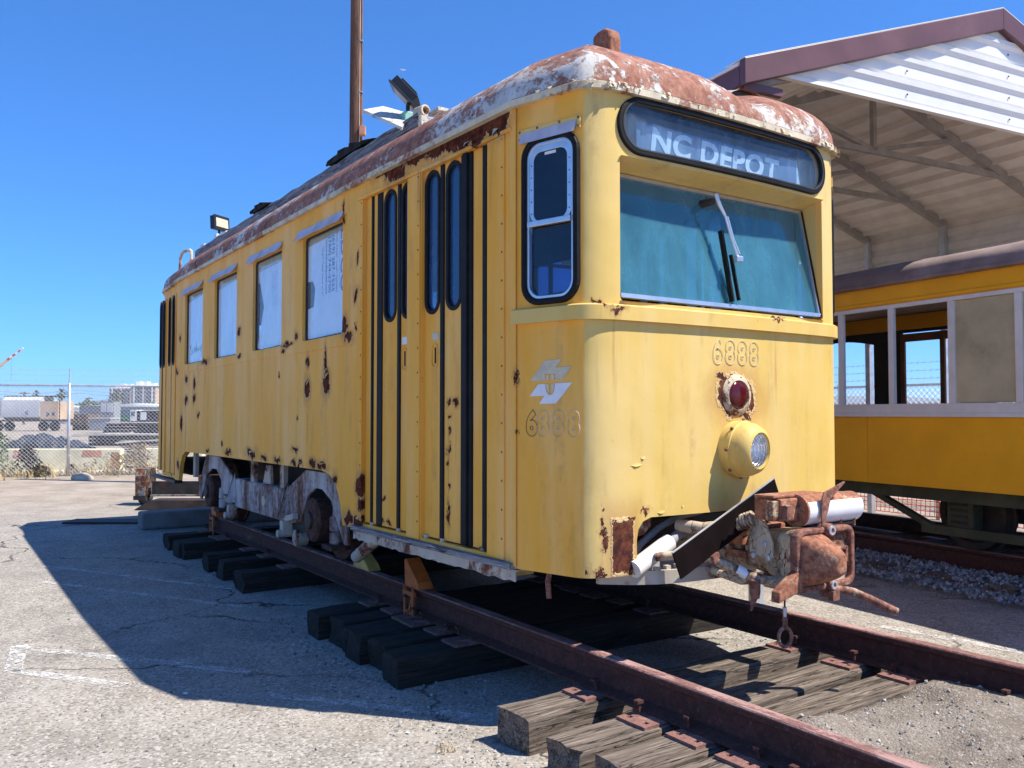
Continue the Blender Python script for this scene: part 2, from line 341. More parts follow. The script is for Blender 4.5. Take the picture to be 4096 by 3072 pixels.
def roof_paint(name, amount, pale=(.62, .60, .56)):
    t = NT(name); co = t.obj()
    w = t.vm('ADD', co, t.vm('MULTIPLY', t.vm('SUBTRACT', t.noise(co, 2.5, 3, color=True), (.5, .5, .5)), (.5, .5, .5)))
    a = t.noise(t.mapv(w, (.55, 1.6, 1.6)), 2.1, 9, .72); b = t.noise(co, 26, 6, .7); c = t.noise(t.mapv(co, (1, 1, .3)), 9, 5, .65)
    m = t.math('ADD', t.math('MULTIPLY', a, .75), t.math('MULTIPLY', b, .28))
    fade = t.ss(m, amount-.03, amount+.04)       # stain of rust washed over the paint
    paint = t.mix(t.ss(c, .35, .7), pale, tuple(x*.72 for x in pale))
    paint = t.mix(t.ss(t.noise(co, 6, 5, .6), .45, .7, 0, .4), paint, (.62, .40, .22))
    rust = t.mix(t.ss(t.noise(co, 14, 7, .72), .36, .64), (.20, .075, .05), (.36, .17, .115))
    rust = t.mix(t.ss(b, .55, .72, 0, .5), rust, (.52, .33, .25))
    rust = t.mix(t.ss(t.noise(w, 3.2, 5, .6), .60, .70, 0, .8), rust, (.075, .022, .017))
    col = t.mix(fade, paint, rust)
    flake = t.ss(t.noise(co, 34, 4, .65), .66, .70)
    col = t.mix(t.math('MULTIPLY', flake, .8), col, (.66, .64, .60))
    h = t.math('ADD', t.math('MULTIPLY', fade, -.003), t.math('MULTIPLY', b, .003))
    h = t.math('ADD', h, t.math('MULTIPLY', flake, .003))
    M[name] = t.done(t.bsdf(col, t.mixf(fade, .55, .9), 0, t.bump(h, 1., 1.), .3)); return M[name]
roof_paint('roof_rust', .47)
roof_paint('gutter_paint', .545, (.66, .58, .42))

simple('rubber', (.010, .010, .011), .6, 0, .3, 12, .05, .004, .15)
simple('rubber_dusty', (.03, .03, .034), .65, 0, .4, 6, .1)
simple('aluminium', (.62, .63, .65), .32, .85, .08, 14, .05)
simple('galvanised', (.55, .57, .60), .45, .6, .15, 9, .08)
simple('white_trim', (.74, .73, .70), .5, 0, .06, 5, .05, grime=((.5, .46, .4), .25))
simple('visor_plastic', (.50, .48, .54), .45, 0, .18, 6, .1, grime=((.25, .2, .16), .4), stretch=(1, 1, .3))
simple('grey_paint', (.28, .29, .31), .6, 0, .15, 8, .1)
simple('interior', (.42, .40, .35), .7, 0, .12, 4, .05)
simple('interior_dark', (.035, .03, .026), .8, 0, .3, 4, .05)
simple('black_paint', (.012, .010, .011), .55, 0, .4, 9, .1, grime=((.05, .03, .025), .6))
simple('plate_black', (.008, .004, .004), .85, 0, .3, 9, .1, .004, .08)
simple('dark_steel', (.03, .025, .023), .7, 0, .5, 7, .2, grime=((.12, .05, .03), .5))
simple('black_metal', (.015, .016, .018), .4, 0, .3, 9, .05)
simple('primer_green', (.22, .42, .34), .5, 0, .12, 8, .05)
simple('tar_paper', (.012, .012, .012), .9, 0, .4, 10, .4, .01)
simple('red_lens', (.075, .006, .008), .12, 0, .2, 12, 0)
simple('ink_blue', (.05, .12, .26), .7, 0, .3, 60, 0)
simple('ink_purple', (.30, .18, .36), .7, 0, .3, 60, 0)
simple('ink_pale', (.50, .54, .62), .7, 0, .2, 60, 0)
simple('ink_brown', (.25, .13, .06), .7, 0, .2, 30, 0)
simple('decal_white', (.72, .72, .74), .45, 0, .05, 20, 0)
simple('decal_faded', (.60, .52, .36), .5, 0, .14, 16, 0)
simple('decal_line', (.58, .55, .46), .5, 0, .3, 30, 0)
simple('decal_dark', (.12, .10, .08), .5, 0, .3, 30, 0)
simple('sign_letters', (.90, .90, .90), .6, 0, .08, 20, 0)
simple('sign_scroll', (.20, .26, .36), .8, 0, .15, 5, 0)
simple('maroon_trim', (.135, .060, .062), .42, 0, .12, 3, .03, grime=((.22, .12, .11), .4))
simple('shed_white', (.78, .77, .74), .5, 0, .04, 3, .03, grime=((.6, .57, .5), .2))
simple('shed_under', (.76, .73, .68), .65, 0, .08, 4, .05)
simple('shed_steel', (.36, .34, .32), .6, .1, .15, 5, .05)
simple('amber_paint', (.93, .45, .02), .42, 0, .06, 3, .05, .004, .15, grime=((.82, .37, .02), .4))
simple('brown_roof', (.24, .175, .155), .75, 0, .22, 4, .3, .01, grime=((.36, .29, .26), .7))
simple('board_grey', (.50, .44, .28), .85, 0, .18, 2.2, .1, grime=((.10, .09, .07), .7))
simple('wood_brown', (.20, .085, .02), .6, 0, .25, 6, .1)
simple('olive_frame', (.06, .06, .03), .75, 0, .3, 5, .1)
simple('orange_paint', (.50, .13, .025), .6, 0, .25, 7, .15, grime=((.2, .06, .02), .7))
simple('yellow_chock', (.50, .35, .10), .7, 0, .3, 9, .15)
simple('net_red', (.72, .06, .03), .6, 0, .15, 20, 0)
simple('concrete_dark', (.20, .19, .18), .9, 0, .2, 5, .3, .008)
simple('barrier_paint', (.78, .71, .48), .8, 0, .1, 2, .15, grime=((.45, .38, .24), .5))
simple('barrier_orange', (.52, .24, .14), .8, 0, .2, 4, .1)
simple('tarp', (.035, .038, .045), .35, 0, .3, 3, .3, .03)
simple('rock', (.42, .37, .30), .9, 0, .2, 5, .5, .02)
simple('hull_grey', (.52, .53, .54), .7, 0, .12, .4, .05, grime=((.35, .28, .22), .4))
simple('hull_rust', (.55, .40, .26), .8, 0, .2, .5, .05, grime=((.42, .18, .07), .8))
simple('far_white', (.78, .77, .74), .7, 0, .05, .2, 0)
simple('far_tan', (.55, .42, .30), .8, 0, .06, .1, 0)
simple('far_pale', (.62, .58, .52), .8, 0, .06, .1, 0)
simple('far_grey', (.25, .27, .29), .8, 0, .15, .3, 0)
simple('far_brown', (.13, .085, .06), .85, 0, .25, .6, 0)
simple('far_glass', (.10, .14, .19), .3, 0, .1, .4, 0)
simple('truck_green', (.03, .22, .14), .5, 0, .1, 1, 0)
simple('crane_red', (.65, .13, .07), .6, 0, .1, 1, 0)
simple('crane_cream', (.70, .55, .38), .6, 0, .1, 1, 0)
simple('stick_pale', (.55, .50, .42), .8, 0, .2, 3, .1)
simple('palm_trunk', (.16, .12, .09), .9, 0, .2, 3, .2)
simple('palm_leaf', (.05, .085, .03), .7, 0, .3, 1, 0)
simple('bush_leaf', (.13, .20, .05), .75, 0, .35, 3, 0)
simple('scrub_leaf', (.075, .07, .04), .8, 0, .4, 5, 0)
simple('straw', (.50, .38, .20), .9, 0, .25, 4, 0)
simple('hill', (.10, .12, .13), .95, 0, .2, .01, 0)
simple('pvc_white', (.72, .72, .70), .5, 0, .08, 6, .05, grime=((.5, .4, .3), .25))
rusty('cream_rust', (.52, .46, .38), .42, 4, stretch=(1, 1, .6), edge=.1)
rusty('frame_white', (.50, .50, .51), .425, 3.2, stretch=(1, 1, .3), edge=.2, rust1=(.20, .10, .06))
rusty('coupler_rust', (.52, .36, .25), .565, 7, rust1=(.30, .13, .085), rust2=(.10, .042, .034), pale=(.58, .38, .29), palef=.55, edge=.09, crackle=16)
rusty('coupler_cream', (.60, .49, .34), .43, 5, edge=.12, crackle=14)
rusty('coupler_orange', (.55, .38, .26), .59, 7, rust1=(.38, .16, .085), rust2=(.17, .062, .04), pale=(.62, .40, .28), palef=.55, edge=.09)
rusty('rail_rust', (.13, .052, .04), .62, 6, rust1=(.09, .034, .026), rust2=(.05, .02, .016), pale=(.27, .15, .13), palef=.5, stretch=(.4, 1, 1))
rusty('rail_head', (.40, .24, .21), .50, 8, rust1=(.24, .12, .10), rust2=(.15, .07, .06), pale=(.46, .33, .30), palef=.6, stretch=(.3, 1, 1))  # paler pink: sunlit look of the rail top put into the colour
rusty('plate_rust', (.40, .24, .20), .56, 9, rust1=(.24, .12, .10), rust2=(.15, .07, .055), pale=(.50, .36, .31), palef=.6)
rusty('axle_rust', (.09, .055, .045), .6, 6, rust1=(.09, .04, .028), rust2=(.03, .016, .012), pale=(.15, .08, .06))
rusty('drum_rust', (.22, .24, .22), .5, 4)

def timber(name, c0, c1, c2, axis='y', gs=1.0):
    t = NT(name); st = (12, .55, 12) if axis == 'y' else (.55, 12, 12) if axis == 'x' else (12, 12, .55)
    v = t.mapv(t.obj(), st)
    rnd = t.n('ShaderNodeObjectInfo').outputs['Random']
    v = t.vm('ADD', v, t.comb(t.math('MULTIPLY', rnd, 37), t.math('MULTIPLY', rnd, 11), t.math('MULTIPLY', rnd, 23)))
    g = t.noise(v, 2.2*gs, 6, .72, .15); f = t.noise(v, 9*gs, 6, .7)
    crack = t.ss(t.math('ABSOLUTE', t.math('SUBTRACT', t.noise(v, 1.5*gs, 5, .6, .2), .5)), .0, .016)
    col = t.mix(t.ss(g, .3, .62), c0, c1); col = t.mix(t.ss(f, .48, .72), col, c2)
    col = t.mix(crack, (.012, .010, .009), col)
    h = t.math('ADD', t.math('MULTIPLY', crack, .5), t.math('MULTIPLY', g, .6))
    M[name] = t.done(t.bsdf(col, .88, 0, t.bump(h, .8, .012), .25)); return M[name]
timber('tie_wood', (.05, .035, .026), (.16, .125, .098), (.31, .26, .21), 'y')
timber('tie_shaded', (.012, .010, .009), (.032, .026, .021), (.06, .048, .038), 'y')  # tie timber with the shade under the streetcar put into its colour
timber('board_wood', (.09, .09, .095), (.24, .24, .25), (.46, .46, .48), 'x')
timber('pole_wood', (.075, .035, .022), (.16, .075, .045), (.24, .135, .09), 'z', .6)
timber('plank_pale', (.50, .47, .42), (.62, .60, .56), (.70, .68, .64), 'x')

def glass(name, tint, dust, dustc, refl=1.0, rough=.02, streak=0.):
    t = NT(name)
    tr = t.n('ShaderNodeBsdfTransparent', Color=tint).outputs[0]
    nz = t.noise(t.mapv(t.obj(), (1, 1, .5)), 3.0, 6, .65)
    df = t.n('ShaderNodeMixShader', i0=.4, i1=t.n('ShaderNodeBsdfDiffuse', Color=dustc).outputs[0], i2=t.n('ShaderNodeBsdfTranslucent', Color=tuple(min(1, c*2.2) for c in dustc)).outputs[0]).outputs[0]
    fac = t.ss(nz, .25, .8, max(0, dust-.12), dust+.12)
    if streak: fac = t.math('ADD', fac, t.ss(t.noise(t.mapv(t.obj(), (1, 6, .6)), 3, 6, .7), .45, .75, 0, streak))
    spk = t.ss(t.voro(None, 60), .06, .03, 0, .35)
    fac = t.math('ADD', fac, t.math('MULTIPLY', spk, t.ss(t.noise(None, 14, 2), .52, .6)), clamp=True)
    m1 = t.n('ShaderNodeMixShader', i0=fac, i1=tr, i2=df).outputs[0]
    gl = t.n('ShaderNodeBsdfGlossy', Color=(1, 1, 1), Roughness=rough).outputs[0]
    back = t.n('ShaderNodeNewGeometry').outputs['Backfacing']
    fr = t.math('MULTIPLY', t.math('MULTIPLY', t.n('ShaderNodeFresnel', IOR=1.5).outputs[0], refl), t.math('SUBTRACT', 1., back), clamp=True)
    M[name] = t.done(t.n('ShaderNodeMixShader', i0=fr, i1=m1, i2=gl).outputs[0])
glass('glass_windshield', (.60, .86, .93), .30, (.17, .46, .60), 1.0)
glass('glass_door', (.60, .76, .90), .40, (.07, .19, .40), .8, .1)
glass('glass_cab', (.30, .36, .55), .06, (.05, .08, .16), 1.1)
glass('glass_sign', (.80, .88, .95), .12, (.34, .46, .64), .7, .02, .12)
glass('glass_side', (.93, .97, 1.0), .10, (.55, .66, .80), .9, .03)
glass('glass_lamp', (.85, .88, .9), .15, (.5, .55, .6), 1.5, .02)

t = NT('paper_board'); co = t.obj()
col = t.mix(t.ss(t.noise(co, 1.5, 5), .3, .7), (.80, .82, .84), (.86, .87, .88))
M['paper_board'] = t.done(t.bsdf(col, .8, 0, t.bump(t.n('ShaderNodeTexWave', Vector=co, Scale=30.).outputs[1], .15, .004), .2))

# ground: sun-bleached asphalt that turns to dirt near the boundary fence
t = NT('asphalt'); co = t.world(); x, y, z = t.sep(co)
n1 = t.noise(co, .35, 6, .6); n2 = t.noise(co, 2.2, 7, .65); n3 = t.noise(co, 130, 3, .7); n4 = t.noise(co, 38, 4, .7)
vd = t.voro(co, 75, 'F1', 0); vc = t.voro(co, 75, 'F1', 1)
col = t.mix(t.ss(n2, .3, .72), (.25, .222, .187), (.37, .335, .288))
col = t.mix(t.ss(n1, .45, .7, 0, .6), col, (.38, .325, .26))
sx, sy, sz = t.sep(vc)
col = t.mix(t.ss(sx, .60, .98, 0, .75), col, (.50, .47, .43))
col = t.mix(t.ss(sy, .66, .98, 0, .65), col, (.10, .095, .09))
col = t.mix(t.ss(n3, .55, .75, 0, .45), col, (.12, .112, .105))
wv = t.vm('ADD', co, t.vm('MULTIPLY', t.vm('SUBTRACT', t.noise(co, 1.2, 5, .6, color=True), (.5, .5, .5)), (1.1, 1.1, 0)))
cr = t.voro(wv, .42, 'DISTANCE_TO_EDGE', 0)
crack = t.math('MULTIPLY', t.ss(cr, .011, .002), t.ss(t.noise(co, .55, 3), .44, .56, 0, .95))
col = t.mix(crack, col, (.045, .04, .036))
# oil and tyre stains
col = t.mix(t.ss(t.noise(co, .9, 6, .65), .56, .74, 0, .6), col, (.12, .108, .10))
col = t.mix(t.ss(t.noise(t.mapv(co, (1, 1, 1), (5, 9, 0)), 1.7, 6, .65), .58, .75, 0, .5), col, (.42, .37, .30))
col = t.mix(t.ss(t.noise(t.mapv(co, (1, 1, 1), (1, 3, 0)), .45, 5, .6), .57, .66, 0, .35), col, (.19, .18, .17))
# dirt area: across the line towards the fence
dd = t.math('ADD', t.math('MULTIPLY', x, -math.cos(TH)), t.math('MULTIPLY', y, math.sin(TH)))     # along the view axis
dirt = t.ss(t.math('ADD', dd, t.math('MULTIPLY', t.noise(co, .8, 5), 5)), 9.5, 14)
dc = t.mix(t.ss(t.noise(t.mapv(co, (1, 1, 1)), 1.1, 8, .7), .3, .7), (.24, .195, .15), (.40, .335, .265))
dc = t.mix(t.ss(n4, .5, .72, 0, .5), dc, (.17, .14, .11)); dc = t.mix(t.ss(sx, .75, 1., 0, .6), dc, (.48, .44, .38))
col = t.mix(dirt, col, dc)
h = t.math('ADD', t.math('MULTIPLY', vd, -.35), t.math('MULTIPLY', n3, .5)); h = t.math('ADD', h, t.math('MULTIPLY', n4, .6))
h = t.math('ADD', h, t.math('MULTIPLY', crack, -1.2))
M['asphalt'] = t.done(t.bsdf(col, .95, 0, t.bump(h, .55, .012), .2))

t = NT('track_dirt'); co = t.world()
col = t.mix(t.ss(t.noise(co, 3, 8, .7), .3, .7), (.20, .165, .135), (.32, .275, .23))
col = t.mix(t.ss(t.noise(co, 60, 4, .7), .5, .72, 0, .6), col, (.13, .11, .09))
a, b, c = t.sep(t.voro(co, 90, 'F1', 1)); col = t.mix(t.ss(a, .7, 1., 0, .7), col, (.46, .42, .37))
M['track_dirt'] = t.done(t.bsdf(col, .95, 0, t.bump(t.math('ADD', t.noise(co, 55, 6, .75), t.math('MULTIPLY', t.voro(co, 90), -.5)), .8, .02), .2))

t = NT('gravel_stone'); r = t.n('ShaderNodeNewGeometry').outputs['Random Per Island']
col = t.mix(r, (.10, .115, .13), (.42, .42, .42)); col = t.mix(t.ss(t.noise(None, 40, 3), .4, .7, 0, .4), col, (.25, .22, .2))
M['gravel_stone'] = t.done(t.bsdf(col, .85, 0, None, .3))

t = NT('pebble'); r = t.n('ShaderNodeNewGeometry').outputs['Random Per Island']
M['pebble'] = t.done(t.bsdf(t.mix(r, (.09, .085, .08), (.50, .47, .42)), .9, 0, None, .2))

t = NT('line_paint'); co = t.world()
k = t.math('ADD', t.math('MULTIPLY', t.noise(co, 14, 7, .75), .6), t.math('MULTIPLY', t.noise(co, 80, 4, .7), .5))
m = t.ss(k, .50, .61, 0, .85)
M['line_paint'] = t.done(t.n('ShaderNodeMixShader', i0=m, i1=t.n('ShaderNodeBsdfTransparent').outputs[0], i2=t.bsdf((.62, .61, .58), .9)).outputs[0])

t = NT('hatch_glass'); M['reflector'] = t.done(t.bsdf((.85, .86, .88), .12, 1.0, t.bump(t.n('ShaderNodeTexWave', Vector=t.mapv(t.obj(), (1, 1, 0)), Scale=22.).outputs[1], .6, .004)))
# ------------------------------------------------------------------ ground
def sheet(name, poly, z, mat): return MB().add([(p[0], p[1], z) for p in poly], [tuple(range(len(poly)))]).build(name, mat)
me = MB().add([(-3000, -3000, GZ), (3000, -3000, GZ), (3000, 3000, GZ), (-3000, 3000, GZ)], [(0, 1, 2, 3)])
struct(me.build('ground', 'asphalt'))
def quad_line(a, b, w):
    a = Vector((*a, 0)); b = Vector((*b, 0)); d = (b-a).normalized(); n = Vector((-d.y, d.x, 0))*w/2
    return [a-n, b-n, b+n, a+n]
k = 0
for a, b, w, zz, lab in [((-3.38, -3.06), (-1.95, -1.93), .085, .004, 'faded white parking line that starts in the sun at the far left'),
                    ((-2.78, -3.10), (-2.10, -2.60), .085, .004, 'short faded white parking line nearest the left edge'),
                    ((-3.38, -3.02), (-2.76, -3.10), .10, .008, 'short white cap joining two parking lines'),
                    ((-6.7, -2.58), (-4.4, -1.28), .075, .004, 'thin white line on the shaded asphalt beside the far ties'),
                    ((-5.75, -2.66), (-3.7, -1.45), .07, .004, 'second thin white line on the shaded asphalt'),
                    ((-1.5, -1.99), (-.45, -1.12), .08, .004, 'worn white line in shade beside the near tie end'),
                    ((4.4, 2.9), (-.5, 2.2), .10, .004, 'pale worn line on the asphalt beyond the far rail')]:
    o = sheet('painted_line', quad_line(a, b, w), GZ+zz, 'line_paint'); struct(o); o['label'] = lab
# dirt heaped between and around the near ties
def noise2(x, y, s=1.):
    from mathutils import noise as N
    return N.noise(Vector((x*s, y*s, .37*s)))
def heap(name, x0, x1, y0, y1, nx, ny, hf, mat):
    vs = [(x0+(x1-x0)*i/nx, y0+(y1-y0)*j/ny, 0) for i in range(nx+1) for j in range(ny+1)]
    vs = [(x, y, hf(x, y)) for x, y, _ in vs]
    fs = [(i*(ny+1)+j, (i+1)*(ny+1)+j, (i+1)*(ny+1)+j+1, i*(ny+1)+j+1) for i in range(nx) for j in range(ny)]
    return MB().add(vs, fs).build(name, mat, smooth=True)
def hump(x, y):
    e = lambda v, a, b: max(0, min(1, (v-a)/(b-a)))
    s = e(x, .66, .78)*e(y, -.72, -.45)*e(-y, -2.2, -.95)
    s2 = e(x, -.6, .6)*e(y, .55, .95)*e(-y, -1.9, -1.2)*.25
    return GZ-.02 + (.222*s+.1*s2)*(1+.25*noise2(x, y, 3)) + .014*noise2(x, y, 9)*(s > 0) + .008*noise2(x, y, 23)*(s > 0)
struct(heap('track_dirt', -.8, 5.5, -.8, 2.4, 120, 70, hump, 'track_dirt'))

def stones(name, mat, spots, label=None):
    mb = MB(); rnd = random.Random(3)
    base = [(1, 0, 0), (-1, 0, 0), (0, 1, 0), (0, -1, 0), (0, 0, 1), (0, 0, -1)]
    fc = [(0, 2, 4), (2, 1, 4), (1, 3, 4), (3, 0, 4), (2, 0, 5), (1, 2, 5), (3, 1, 5), (0, 3, 5)]
    for (x, y, z, r) in spots:
        m = Matrix.Rotation(rnd.uniform(0, 6.28), 3, 'Z') @ Matrix.Rotation(rnd.uniform(0, 3), 3, 'X')
        k3 = [rnd.uniform(.6, 1.2)*r for _ in range(3)]
        mb.add([m @ Vector((p[0]*k3[0], p[1]*k3[1], p[2]*k3[2])) + Vector((x, y, z)) for p in base], fc)
    o = stuff(mb.build(name, mat))
    if label: tag(o, *label)
    return o
rnd = random.Random(11); sp = []
for _ in range(5200):
    Z = 2.3 + 11*rnd.random()**1.7; px = rnd.uniform(-300, 4300); p = place(px, Z)
    if -9.3 < p.x < 0 and abs(p.y) < 1.1: continue
    sp.append((p.x, p.y, .001 + max(GZ, hump(p.x, p.y) if p.y > -.8 and p.y < 2.4 and -.8 < p.x < 5.5 else GZ), rnd.choice((.004, .004, .005, .006, .007, .010))))
for _ in range(1500):
    x = rnd.uniform(.4, 3); y = rnd.uniform(-.8, 1.8); sp.append((x, y, max(GZ, hump(x, y)), rnd.choice((.005, .006, .008, .012))))
for _ in range(1400):
    x = rnd.uniform(-3.2, 2.2); y = -1.33-abs(rnd.gauss(0, .16)) if rnd.random() < .5 else rnd.choice((-1, 1))*rnd.uniform(.85, 1.3)
    sp.append((x, y, GZ+.002, rnd.choice((.005, .006, .008, .011))))
stones('loose_pebbles', 'pebble', sp, ('small loose pebbles scattered over the asphalt and track dirt', 'gravel'))

# ------------------------------------------------------------------ near track
RAIL_Z = .315
def rail_profile(h=.168):
    return [(-.07, 0), (.07, 0), (.07, .012), (.012, .032), (.0095, h-.045), (.036, h-.03), (.037, h-.008), (.03, h), (-.03, h), (-.037, h-.008), (-.036, h-.03), (-.0095, h-.045), (-.012, .032), (-.07, .012)]
def make_rail(name, label, x0, x1, y, z, frame=None, matr=None):
    root = thing(name, label, 'rail', ((x0+x1)/2, y, z) if frame is None else frame @ Vector(((x0+x1)/2, y, z)), 0, 'track rails', frame=(frame or Matrix.Identity(4)))
    prof = rail_profile(); foot = [p for p in prof]
    MB().prism([(y+p[0], z+p[1]) for p in prof], 'x', x0, x1).build('web_and_foot', 'rail_rust', root, smooth=40)
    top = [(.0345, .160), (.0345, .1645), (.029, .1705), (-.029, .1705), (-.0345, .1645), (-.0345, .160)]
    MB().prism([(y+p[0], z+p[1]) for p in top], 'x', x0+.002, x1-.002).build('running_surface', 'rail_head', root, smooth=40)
    return root
ZB = RAIL_Z-.1705
make_rail('rail', 'rusty near rail running from the bottom edge of the photo under the yellow streetcar', -7.35, 6.5, -.7525, ZB)
make_rail('rail', 'rusty far rail under the streetcar, crossing the sunlit ground at lower right', -7.35, 6.5, .7525, ZB)
# ties: each with four-hole plates and spikes under both rails
TIE_TOP = ZB - .014
def tie_mesh(seed, half=1.3, w=.115, h=.19):
    rn = random.Random(seed); mb = MB(); loops = []; ny = 13
    for j in range(ny+1):
        y = -half + 2*half*j/ny
        y += (rn.uniform(-.012, .012) if j in (0, ny) else 0)
        lp = []
        for (cx, cz) in ((-1, 0), (1, 0), (1, .55), (1, .93), (.92, 1), (.3, 1), (-.3, 1), (-.92, 1), (-1, .93), (-1, .55)):
            lp.append((cx*w + rn.uniform(-.006, .006), y + (rn.uniform(-.02, .02) if j in (0, ny) else 0), (cz-1)*h + (rn.uniform(-.007, .002) if cz > .5 and not (abs(abs(y)-.75) < .3) else 0)))
        loops.append(lp)
    mb.loft(loops, cap=True); return mb.mesh('tie')
def spike(mb, x, y, z):
    mb.cbox((x, y, z+.012), (.016, .016, .04)); mb.cbox((x, y-.004, z+.036), (.03, .036, .014))
TIE_MESH = [tie_mesh(s) for s in range(5)]; TIE_SHADED = [tie_mesh(s+20) for s in range(5)]
pl = MB()
W = .185
# plate with square holes, built from strips around the holes
xs = [-.09, -.062, -.038, .038, .062, .09]; ys = [-W, -.15, -.126, .126, .15, W]
for i in range(5):
    for j in range(5):
        if i in (1, 3) and j in (1, 3): continue
        pl.box((xs[i], ys[j], 0), (xs[i+1], ys[j+1], .014))
PLATE = pl.mesh('tie_plate')
bm = bmesh.new(); bm.from_mesh(PLATE); bmesh.ops.remove_doubles(bm, verts=bm.verts, dist=1e-4)
bm.faces.ensure_lookup_table()
kill = {}
for f in bm.faces: kill.setdefault(tuple(round(c, 4) for c in f.calc_center_median()), []).append(f)
bmesh.ops.delete(bm, geom=[f for l in kill.values() if len(l) > 1 for f in l], context='FACES_ONLY'); bmesh.ops.recalc_face_normals(bm, faces=bm.faces); bm.to_mesh(PLATE); bm.free()
sm = MB(); spike(sm, 0, 0, 0); SPIKE = sm.mesh('spike')
tie_x = [-7.1, -6.62, -6.36, -5.49, -5.01, -4.33, -2.54, -2.23, -2.04, -1.84, -1.57, -1.25, -.11, .30, .60, .87, 1.17, 1.75, 2.3]
n_t = len(tie_x)
for i, x in enumerate(tie_x):
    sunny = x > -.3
    if x < -.3: lab = 'timber tie coloured dark for the shade under the streetcar, %s counted from the far rail end' % ORD[i] if i < 20 else ''
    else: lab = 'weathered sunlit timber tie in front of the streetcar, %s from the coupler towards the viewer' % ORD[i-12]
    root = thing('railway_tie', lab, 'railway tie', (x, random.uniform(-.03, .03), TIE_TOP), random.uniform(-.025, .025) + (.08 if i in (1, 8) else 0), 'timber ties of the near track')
    link('timber', TIE_MESH[i % 5] if sunny else TIE_SHADED[i % 5], 'tie_wood' if sunny else 'tie_shaded', root)
    for s in (-1, 1):
        p = link('tie_plate', PLATE, 'plate_rust', root, bevel=0); p.location = (0, s*.7525, 0)
        for q in (-1, 1):
            if random.random() < .75:
                k = link('spike', SPIKE, 'rail_rust', root); k.location = (random.choice((-.05, .05)), s*.7525+q*.082, .012 + random.uniform(0, .03)); k.rotation_euler = (0, 0, 0 if q < 0 else math.pi)

# orange wheel stops clamped to the rail, chock, cross block behind
def wheel_stop(label, x):
    r = thing('wheel_stop', label, 'wheel stop', (x, -.7525, RAIL_Z), 0, 'orange wheel stops on the near rail', frame=Matrix.Translation((x, -.7525, RAIL_Z)))
    for s in (-1, 1):
        m = MB(); y = s*.075
        for dx in (-.06, .06): m.prism([(dx-.008, -.26), (dx+.012, -.30), (dx+.02, -.02), (dx-.01, .02)], 'y', y-.006, y+.006)
        m.bar((-.07, y, -.03), (.09, y, -.03), .02, .03); m.bar((-.05, y, -.28), (.07, y, -.02), .014, .02); m.bar((-.06, y, -.15), (.075, y, -.16), .014, .02)
        m.build('clamp_plate', 'orange_paint', r)
    m = MB().prism([(-.10, 0), (.10, 0), (.085, .05), (.0, .12), (-.085, .19), (-.11, .18)], 'y', -.055, .055)
    m.build('wedge', 'orange_paint', r, bevel=.006)
    MB().cyl((-.02, -.10, -.05), (-.02, .10, -.05), .012, 10).build('clamp_bolt', 'rail_rust', r)
wheel_stop('orange steel wheel stop clamped on the near rail below the folding doors', -2.05)
wheel_stop('orange wheel stop on the rail behind the far wheel', -7.02)
m = MB().prism([(-3.05, RAIL_Z+.004), (-2.75, RAIL_Z+.004), (-2.80, RAIL_Z+.05), (-3.0, RAIL_Z+.15)], 'y', -.80, -.70)
tag(m.build('wheel_chock', 'yellow_chock', bevel=.005), 'small yellowed wedge chocked under the near wheel', 'wheel chock')
m = MB(); m.box((-9.25, -1.22, GZ), (-8.95, 1.25, .19))
tag(m.build('parking_stop', 'concrete_dark', bevel=.03), 'dark concrete block lying across the end of the near track', 'concrete block')
# ------------------------------------------------------------------ the yellow streetcar
YC = .06
TRAM = thing('streetcar', 'weathered yellow streetcar numbered 6888 with rusty roof and folding doors', 'streetcar', (-4.65, YC, RAIL_Z), 0, None, frame=Matrix.Translation((0, YC, 0)))
ZG = 3.09          # underside of the gutter
def quarter_front():
    pts = [(.045, 0), (.043, .25), (.036, .5)]
    p0, p1, p2 = Vector((.021, .76)), Vector((.012, .968)), Vector((-.085, 1.000))
    for i in range(9):
        s = i/8; q = p0*(1-s)**2 + p1*2*s*(1-s) + p2*s*s; pts.append((q.x, q.y))
    pts += [(-.27, 1.053), (-.45, 1.105), (-1.4, 1.135), (-2.3, 1.16)]
    return pts
QF = quarter_front(); XR = -9.05
def front_x(y):
    y = abs(y)
    for (x0, y0), (x1, y1) in zip(QF, QF[1:]):
        if y0 <= y <= y1: return x0+(x1-x0)*(y-y0)/(y1-y0)
    return QF[0][0]
def outline(off=0.):
    half = QF + [(XR*.5, 1.16)]
    rear = [(XR - p[0], p[1]) for p in QF if True]
    # rear doors sit a little further back than the front ones mirror
    rear[-1] = (-7.66, 1.16)
    left = half + rear[::-1]                         # +y side, front centre to rear centre
    full = left + [(x, -y) for x, y in left[::-1][1:-1]]
    if off:
        n = len(full); res = []
        for i in range(n):
            a = Vector(full[i-1]); b = Vector(full[i]); c = Vector(full[(i+1) % n])
            d1 = (b-a).normalized(); d2 = (c-b).normalized()
            n1 = Vector((-d1.y, d1.x)); n2 = Vector((-d2.y, d2.x)); nn = (n1+n2).normalized()
            res.append(tuple(b - nn*(-off)/max(.4, nn.dot(n1))))
        # orientation check: outward = away from axis
        return res
    return full
_o = outline(.1)
SGN = 1 if max(p[1] for p in _o) > 1.2 else -1
def outl(off): return outline(off*SGN) if off else outline()
